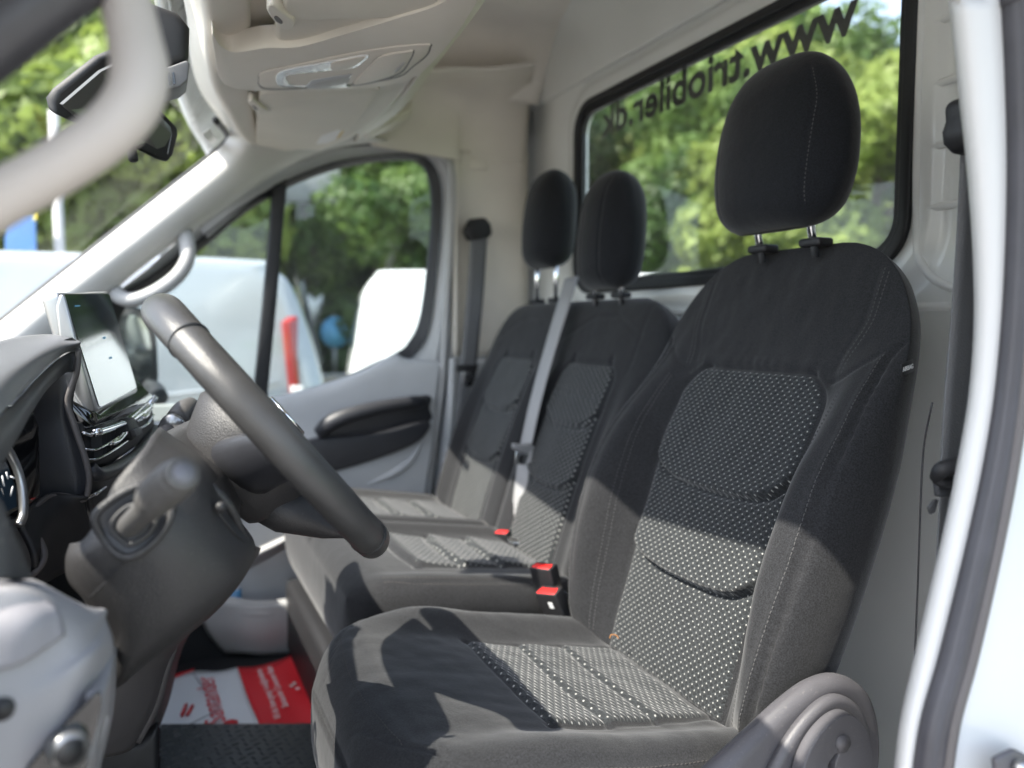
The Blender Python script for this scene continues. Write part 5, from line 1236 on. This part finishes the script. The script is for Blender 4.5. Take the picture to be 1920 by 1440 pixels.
def crown(nm, h, rx, n, m, parent, seed, base=.15, leaf=.16):
    rnd = random.Random(seed); vs = []; fs = []
    blobs = []
    for i in range(26):
        t = rnd.random(); z = h*(base+(1-base)*t); rr = rx*(.35+.75*math.sin(math.pi*min(1, .15+t*.85)))
        a = rnd.random()*6.283; q = rr*rnd.uniform(.2, .85)
        blobs.append((V((q*math.cos(a), q*math.sin(a), z)), rx*rnd.uniform(.22, .42)))
    for i in range(n):
        c, r_ = rnd.choice(blobs)
        d = V((rnd.gauss(0, 1), rnd.gauss(0, 1), rnd.gauss(0, 1))).normalized()
        p = c+d*r_*rnd.uniform(.75, 1.05)*1.0
        if p.z < .05: continue
        nn = (d+V((rnd.gauss(0, .5), rnd.gauss(0, .5), rnd.gauss(0, .5)))).normalized()
        a = nn.orthogonal().normalized(); b = nn.cross(a); s = leaf*rnd.uniform(.6, 1.4); k = len(vs)
        th = rnd.random()*6.28; a2 = a*math.cos(th)+b*math.sin(th); b2 = nn.cross(a2)
        vs += [p-a2*s, p+b2*s*.5+nn*s*.12, p+a2*s, p-b2*s*.5+nn*s*.12]; fs.append((k, k+1, k+2, k+3))
    o = obj(nm, vs, fs, m, parent); return o
def tree(x, y, z, h, rx, mi, seed, label, n=16000, leaf=.11, base=.12):
    t = thing('tree', (x, y, z), label, 'tree', 'trees around the yard')
    c = crown('crown', h, rx, n, LM[mi], None, seed, base, leaf); c.location = (0, 0, 0); c.parent = t
    P = [V((0, 0, -.3)), V((.05*h*.2, .03, h*.25)), V((-.04, .06, h*.5)), V((.05, 0, h*.8))]
    tk = tube('trunk', P, [rx*.09, rx*.07, rx*.05, rx*.02], M_BARK, None, 10, sub=4); tk.parent = t
    for k in range(4):
        a = k*1.7+seed; q = h*(.3+.12*k)
        lb = tube('limb', [V((0, 0, q)), V((rx*.35*math.cos(a), rx*.35*math.sin(a), q+h*.08)), V((rx*.7*math.cos(a), rx*.7*math.sin(a), q+h*.18))], [rx*.035, rx*.025, rx*.01], M_BARK, None, 6, sub=3); lb.parent = t
    return t
def polar(px, Y): r_ = ray(px, 611); k = Y/r_.y; return r_.x*k, Y
def copy_tree(src, loc, rz, s, label):
    r_ = src.copy(); COL.objects.link(r_); r_.location = loc; r_.rotation_euler = (0, 0, rz); r_.scale = (s, s, s*random.uniform(.9, 1.1)); r_['label'] = label
    for ch in list(src.children):
        c = ch.copy(); COL.objects.link(c); c.parent = r_
    return r_
# behind the rear window: sunlit bushes and trees on a rising bank
def polX(px, X): r_ = ray(px, 611); k = X/r_.x; return X, r_.y*k
def bank(x): return max(0, (x-6)*5.5/24)
x_, y_ = polX(1640, 9.5); tA = tree(x_, y_, bank(x_), 4.0, 1.9, 0, 1, 'bright yellow green bush at the right edge of the rear window')
x_, y_ = polX(1330, 9.6); tB = tree(x_, y_, bank(x_), 5.2, 2.2, 1, 2, 'mid green bushy tree left of the tall headrest in the rear window')
x_, y_ = polX(1030, 9.5); tC = tree(x_, y_, bank(x_), 5.6, 2.4, 2, 3, 'dark green tree beyond the left end of the rear window')
for s_, px, X, k, lb in [(tA, 1125, 10.5, 1.25, 'light green leafy tree behind the left end of the lettering'), (tA, 1560, 11.5, 1.15, 'bright bush standing on the bank behind the tall headrest'), (tA, 1460, 9.0, 1.0, 'low light green bush hidden partly by the tall headrest'),
         (tA, 1700, 12.5, 1.1, 'bright bush on the bank just past the right edge of the rear window'), (tA, 1400, 12.5, 1.5, 'tall bright tree above the tall headrest'),
         (tB, 1480, 15.5, 1.45, 'large mid green tree high on the bank left of the sky gap'), (tA, 1270, 11.5, 1.35, 'light green leafy tree in the middle of the rear window'),
         (tB, 1210, 13, 1.6, 'tall mid green tree behind the middle headrest'), (tC, 1310, 8.6, .6, 'small dark bush low in the rear window'),
         (tB, 1150, 12, 1.35, 'rounded green tree at the left of the rear window'), (tC, 1090, 14, 1.8, 'tall dark tree far behind the left window corner'),
         (tC, 1250, 18, 2.0, 'tall dark tree at the back of the bank')]:
    x, y = polX(px, X); copy_tree(s_, (x, y, bank(x)), random.random()*6, k, lb)
# beyond the passenger door: shady wood
for i, (px, Y, k, sc_i, lb) in enumerate([
    (820, 15, 'C', 1.25, 'dark tree behind the right edge of the far door window'), (740, 16.5, 'C', 1.3, 'dense dark tree behind the white van'),
    (655, 15.5, 'B', 1.35, 'green tree behind the gap between the two vans'), (700, 13.2, 'B', .9, 'leafy mid green tree with a bright top in the far door window'),
    (600, 19, 'C', 1.6, 'tall dark tree beyond the road'), (520, 18, 'B', 1.3, 'hazy green tree behind the window divider'),
    (430, 19, 'B', 1.35, 'green tree above the silver van'), (330, 20, 'C', 1.5, 'dark tree seen past the far windscreen pillar'),
    (230, 19, 'B', 1.5, 'green tree seen through the lower windscreen'), (130, 18, 'C', 1.7, 'dark tree behind the rear view mirror'),
    (30, 19, 'B', 1.8, 'tall green tree through the middle of the windscreen'), (-80, 20, 'C', 1.9, 'tall tree at the left edge of the windscreen'),
    (960, 17, 'C', 1.4, 'dark tree beyond the far corner of the cab'), (260, 12, 'A', 1.3, 'yellow green tree through the top of the windscreen'), (80, 13, 'A', 1.5, 'bright green tree at the upper left of the windscreen')]):
    x, y = polar(px, Y); src = {'A': tA, 'B': tB, 'C': tC}[k]
    copy_tree(src, (x, y, .1), random.random()*6, sc_i, lb)

# vans
M_VANW = mat('white_van_paint', (.80, .81, .82), .25, coat=.7, var=.01)
M_VANS = mat('silver_white_van_paint', (.36, .385, .41), .22, .2, coat=.8, var=.02)
M_TAIL = mat('tail_lamp_red', (.32, .015, .012), .2, coat=.8)
M_TINT = mat('dark_van_glass', (.02, .025, .03), .06, coat=1)
M_TYRE = mat('tyre_rubber', (.02, .02, .02), .8)
def van(name, loc, rz, m, label, L_=5.2, Wd=1.95, H_=2.1, lz=(.95, 1.6)):
    t = thing(name, loc, label, 'van', 'vans parked beyond the far door')
    # side profile, rear at x=0, front at +L
    pr = [(0.0, .38), (-.04, .9), (.0, 1.2), (.10, H_-.25), (.22, H_-.06), (.5, H_), (2.8, H_), (3.5, H_-.1), (4.25, 1.35), (4.95, 1.12), (5.15, .85), (5.2, .4), (4.0, .32), (1.0, .32)]
    rows = []
    for s_, ky, kz in ((-1, .86, .0), (-1, .97, .0), (-1, 1, 0), (1, 1, 0), (1, .97, 0), (1, .86, 0)):
        pass
    secs = []
    n = len(pr)
    for yy, ins in ((-1, .10), (-.985, .03), (-.93, 0), (.93, 0), (.985, .03), (1, .10)):
        c = V((2.5, 0, 1.1)); sec = []
        for x, z in pr:
            d = V((x-2.5, 0, z-1.1)); l_ = d.length
            tum = 1-.10*max(0, (z-1.1)/1.0)
            q = c+d*(1-ins/l_); sec.append(V((q.x*L_/5.2, yy*Wd/2*tum, q.z)))
        secs.append(cr(sec, 4, True))
    k = len(secs[0]); vs = [p for s_ in secs for p in s_]; fs = []
    for a in range(5):
        for i in range(k): fs.append((a*k+i, a*k+(i+1) % k, (a+1)*k+(i+1) % k, (a+1)*k+i))
    fs += [tuple(range(k)), tuple(reversed(range(5*k, 6*k)))]
    b = obj('body', vs, fs, m, None, smooth=True); fixn(b); b.parent = t
    bevel(b, .01, 2, 60)
    def add(o): o.parent = t; o.matrix_parent_inverse = Matrix(); return o
    for s_ in (-1, 1):
        y = s_*(Wd/2)
        add(slab('tail_lamp', [V((.03, y*.93, lz[0])), V((.16, y*1.003, lz[0])), V((.15+.06*(lz[1]-lz[0])/.6, y*.985, lz[1])), V((.04+.12*(lz[1]-lz[0])/.6, y*.93, lz[1]+.04))], V((-.05, 0, 0)), M_TAIL, None, .01))
        add(slab('lamp_insert', [V((.10, y*1.008, 1.05)), V((.16, y*1.008, 1.05)), V((.17, y*1.005, 1.2)), V((.11, y*1.005, 1.2))], V((0, .01*s_, 0)), M_WHITE, None, .002))
        add(slab('side_rub_strip', [V((.5, y, .62)), V((4.6, y, .62)), V((4.6, y, .72)), V((.5, y, .72))], V((0, .015*s_, 0)), M_RUBBER, None, .004))
        add(slab('cab_window', [V((3.45, y*.955, 1.25)), V((4.15, y*.975, 1.25)), V((3.62, y*.925, 1.78)), V((3.45, y*.925, 1.78))], V((0, .03*s_, 0)), M_TINT, None, .006))
        add(tube('roof_gutter', [V((.35, y*.90, H_-.045)), V((3.4, y*.90, H_-.045))], .012, M_RUBBER, None, 8))
        add(tube('body_crease', [V((.22, y*1.0, 1.22)), V((1.2, y*1.004, 1.14)), V((2.6, y*1.003, 1.16)), V((3.3, y*1.002, 1.2))], .010, m, None, 8, sub=4))
        add(slab('fuel_flap', [V((2.6, y*1.0, .85)), V((2.78, y*1.0, .85)), V((2.78, y*1.0, 1.02)), V((2.6, y*1.0, 1.02))], V((0, .004*s_, 0)), m, None, .002))
        add(tube('panel_gap', [V((1.9, y*1.001, .5)), V((1.9, y*1.001, 1.2)), V((1.9, y*.93, H_-.1))], .006, M_RUBBER, None, 6))
        for xw in (.95, 4.15):
            w_ = add(tube('wheel', [V((xw, y*.80, .34)), V((xw, y*1.0, .34))], .34, M_TYRE, None, 28))
            rm_ = tube('wheel_rim', [V((xw, y*.9, .34)), V((xw, y*1.012, .34))], .21, M_SATIN, None, 20); rm_.parent = w_
        add(tube('door_gap', [V((3.35, y*1.001, .5)), V((3.36, y*1.0, 1.2)), V((3.38, y*.93, 1.85))], .006, M_RUBBER, None, 6))
    add(slab('rear_bumper', [V((-.10, -Wd*.48, .35)), V((-.10, Wd*.48, .35)), V((-.10, Wd*.48, .55)), V((-.10, -Wd*.48, .55))], V((.14, 0, 0)), M_RUBBER, None, .02))
    add(slab('rear_glass', [V((.0, -Wd*.33, 1.28)), V((.0, Wd*.33, 1.28)), V((.085, Wd*.29, 1.75)), V((.085, -Wd*.29, 1.75))], V((-.012, 0, 0)), M_TINT, None, .004))
    add(tube('rear_door_gap', [V((-.045, 0, .5)), V((-.035, 0, .9)), V((-.005, 0, 1.2)), V((.09, 0, 1.8))], .006, M_RUBBER, None, 6))
    t.rotation_euler = (0, 0, rz)
    return t
# silver-white van: rear end near px 560, front to the left
x1, y1 = polar(585, 4.9)
van('parked_van', (x1, y1, 0), R(173), M_VANS, 'silver white van with a tall red tail lamp parked close beyond the far door window', H_=1.84, lz=(.9, 1.52))
x2, y2 = polar(700, 7.4)
van('parked_van', (x2-.1, y2+.5, 0), R(-12), M_VANW, 'bright white van standing behind the silver one at the right of the far door window', H_=2.02, lz=(.95, 1.22))
x3, y3 = polar(-260, 7.5)
van('parked_van', (-3.9, 9.0, 0), R(168), M_VANW, 'white van half hidden behind the far windscreen pillar', H_=2.25)
van('parked_van', (-8.2, 5.2, 0), R(200), M_VANS, 'pale van with an orange lamp seen through the left of the windscreen', H_=2.9)
# roof spoiler/rack line on the silver van
# guard rail, lamp posts, round blue sign, banner
grl = thing('guard_rail', (0, 11.6, 0), 'grey steel guard rail beside the road beyond the vans', 'guard rail')
slab('rail', [V((-12, 11.55, .55)), V((10, 11.55, .55)), V((10, 11.55, .78)), V((-12, 11.55, .78))], V((0, .05, 0)), M_SATIN, grl, .02)
for i in range(8):
    box('post', (-11.5+i*3, 11.65, .35), (.1, .08, .75), M_SATIN, grl, bev=.005)
lp = thing('street_lamp', (*polar(733, 12.5), 0), 'grey street lamp with a curved arm in front of the trees', 'street lamp')
lx, ly = polar(733, 12.5)
tube('pole', [V((lx, ly, 0)), V((lx, ly, 4.9))], .07, M_TRIM, lp, 10)
tube('arm', [V((lx, ly, 2.7)), V((lx+.3, ly, 3.05)), V((lx+.75, ly, 3.1)), V((lx+.95, ly, 2.7)), V((lx+1.0, ly, 2.4))], .05, M_TRIM, lp, 8, sub=6)
sx, sy = polar(627, 12.2)
sg = thing('round_sign', (sx, sy, 0), 'small round blue sign on a post beside the road', 'sign')
tube('sign_disc', [V((sx, sy, 1.4)), V((sx+.005, sy-.02, 1.4))], .24, mat('sign_blue', (.10, .35, .62), .4), sg, 24)
tube('sign_post', [V((sx, sy+.04, 0)), V((sx, sy+.04, 1.7))], .03, M_SATIN, sg, 8)
wx, wy = polar(573, 12.8)
pl_ = thing('notice_board', (wx, wy, 0), 'weathered grey notice board on a thick wooden pole', 'sign')
tube('pole', [V((wx, wy, 0)), V((wx+.1, wy, 5.0))], .13, M_BARK, pl_, 10)
slab('board', [V((wx-.45, wy-.2, 3.45)), V((wx+.55, wy-.2, 3.45)), V((wx+.55, wy-.2, 4.05)), V((wx-.45, wy-.2, 4.05))], V((0, .04, 0)), M_TRIM, pl_, .01)
slab('small_board', [V((wx-.2, wy-.2, 1.35)), V((wx+.25, wy-.2, 1.35)), V((wx+.25, wy-.2, 2.0)), V((wx-.2, wy-.2, 2.0))], V((0, .04, 0)), M_SATIN, pl_, .01)
bx_, by_ = -5.0, 7.0
bn = thing('banner_flag', (bx_, by_, 0), 'tall blue banner with yellow marks outside the windscreen', 'banner')
M_BLUE = mat('banner_blue', (.035, .12, .30), .7); M_YEL = mat('banner_yellow', (.75, .6, .03), .7)
bc_ = PD(40, 510, 4.6)
slab('cloth', [PD(x, y, 4.6) for x, y in ((8, 395), (66, 400), (72, 620), (12, 620))], V((0, .02, 0)), M_BLUE, bn, .003)
for l in (((18, 502), (45, 492), (48, 512), (20, 520)), ((22, 548), (46, 545), (48, 560), (24, 563)), ((24, 568), (48, 566), (48, 582), (26, 584)), ((62, 398), (67, 396), (68, 412), (63, 412))):
    slab('yellow_mark', [PD(x, y, 4.59) for x, y in l], V((0, -.004, 0)), M_YEL, bn)
tube('mast', [V((bc_.x+.2, bc_.y+.05, 0)), V((bc_.x+.2, bc_.y+.05, 2.8))], .03, M_TRIM, bn, 10)
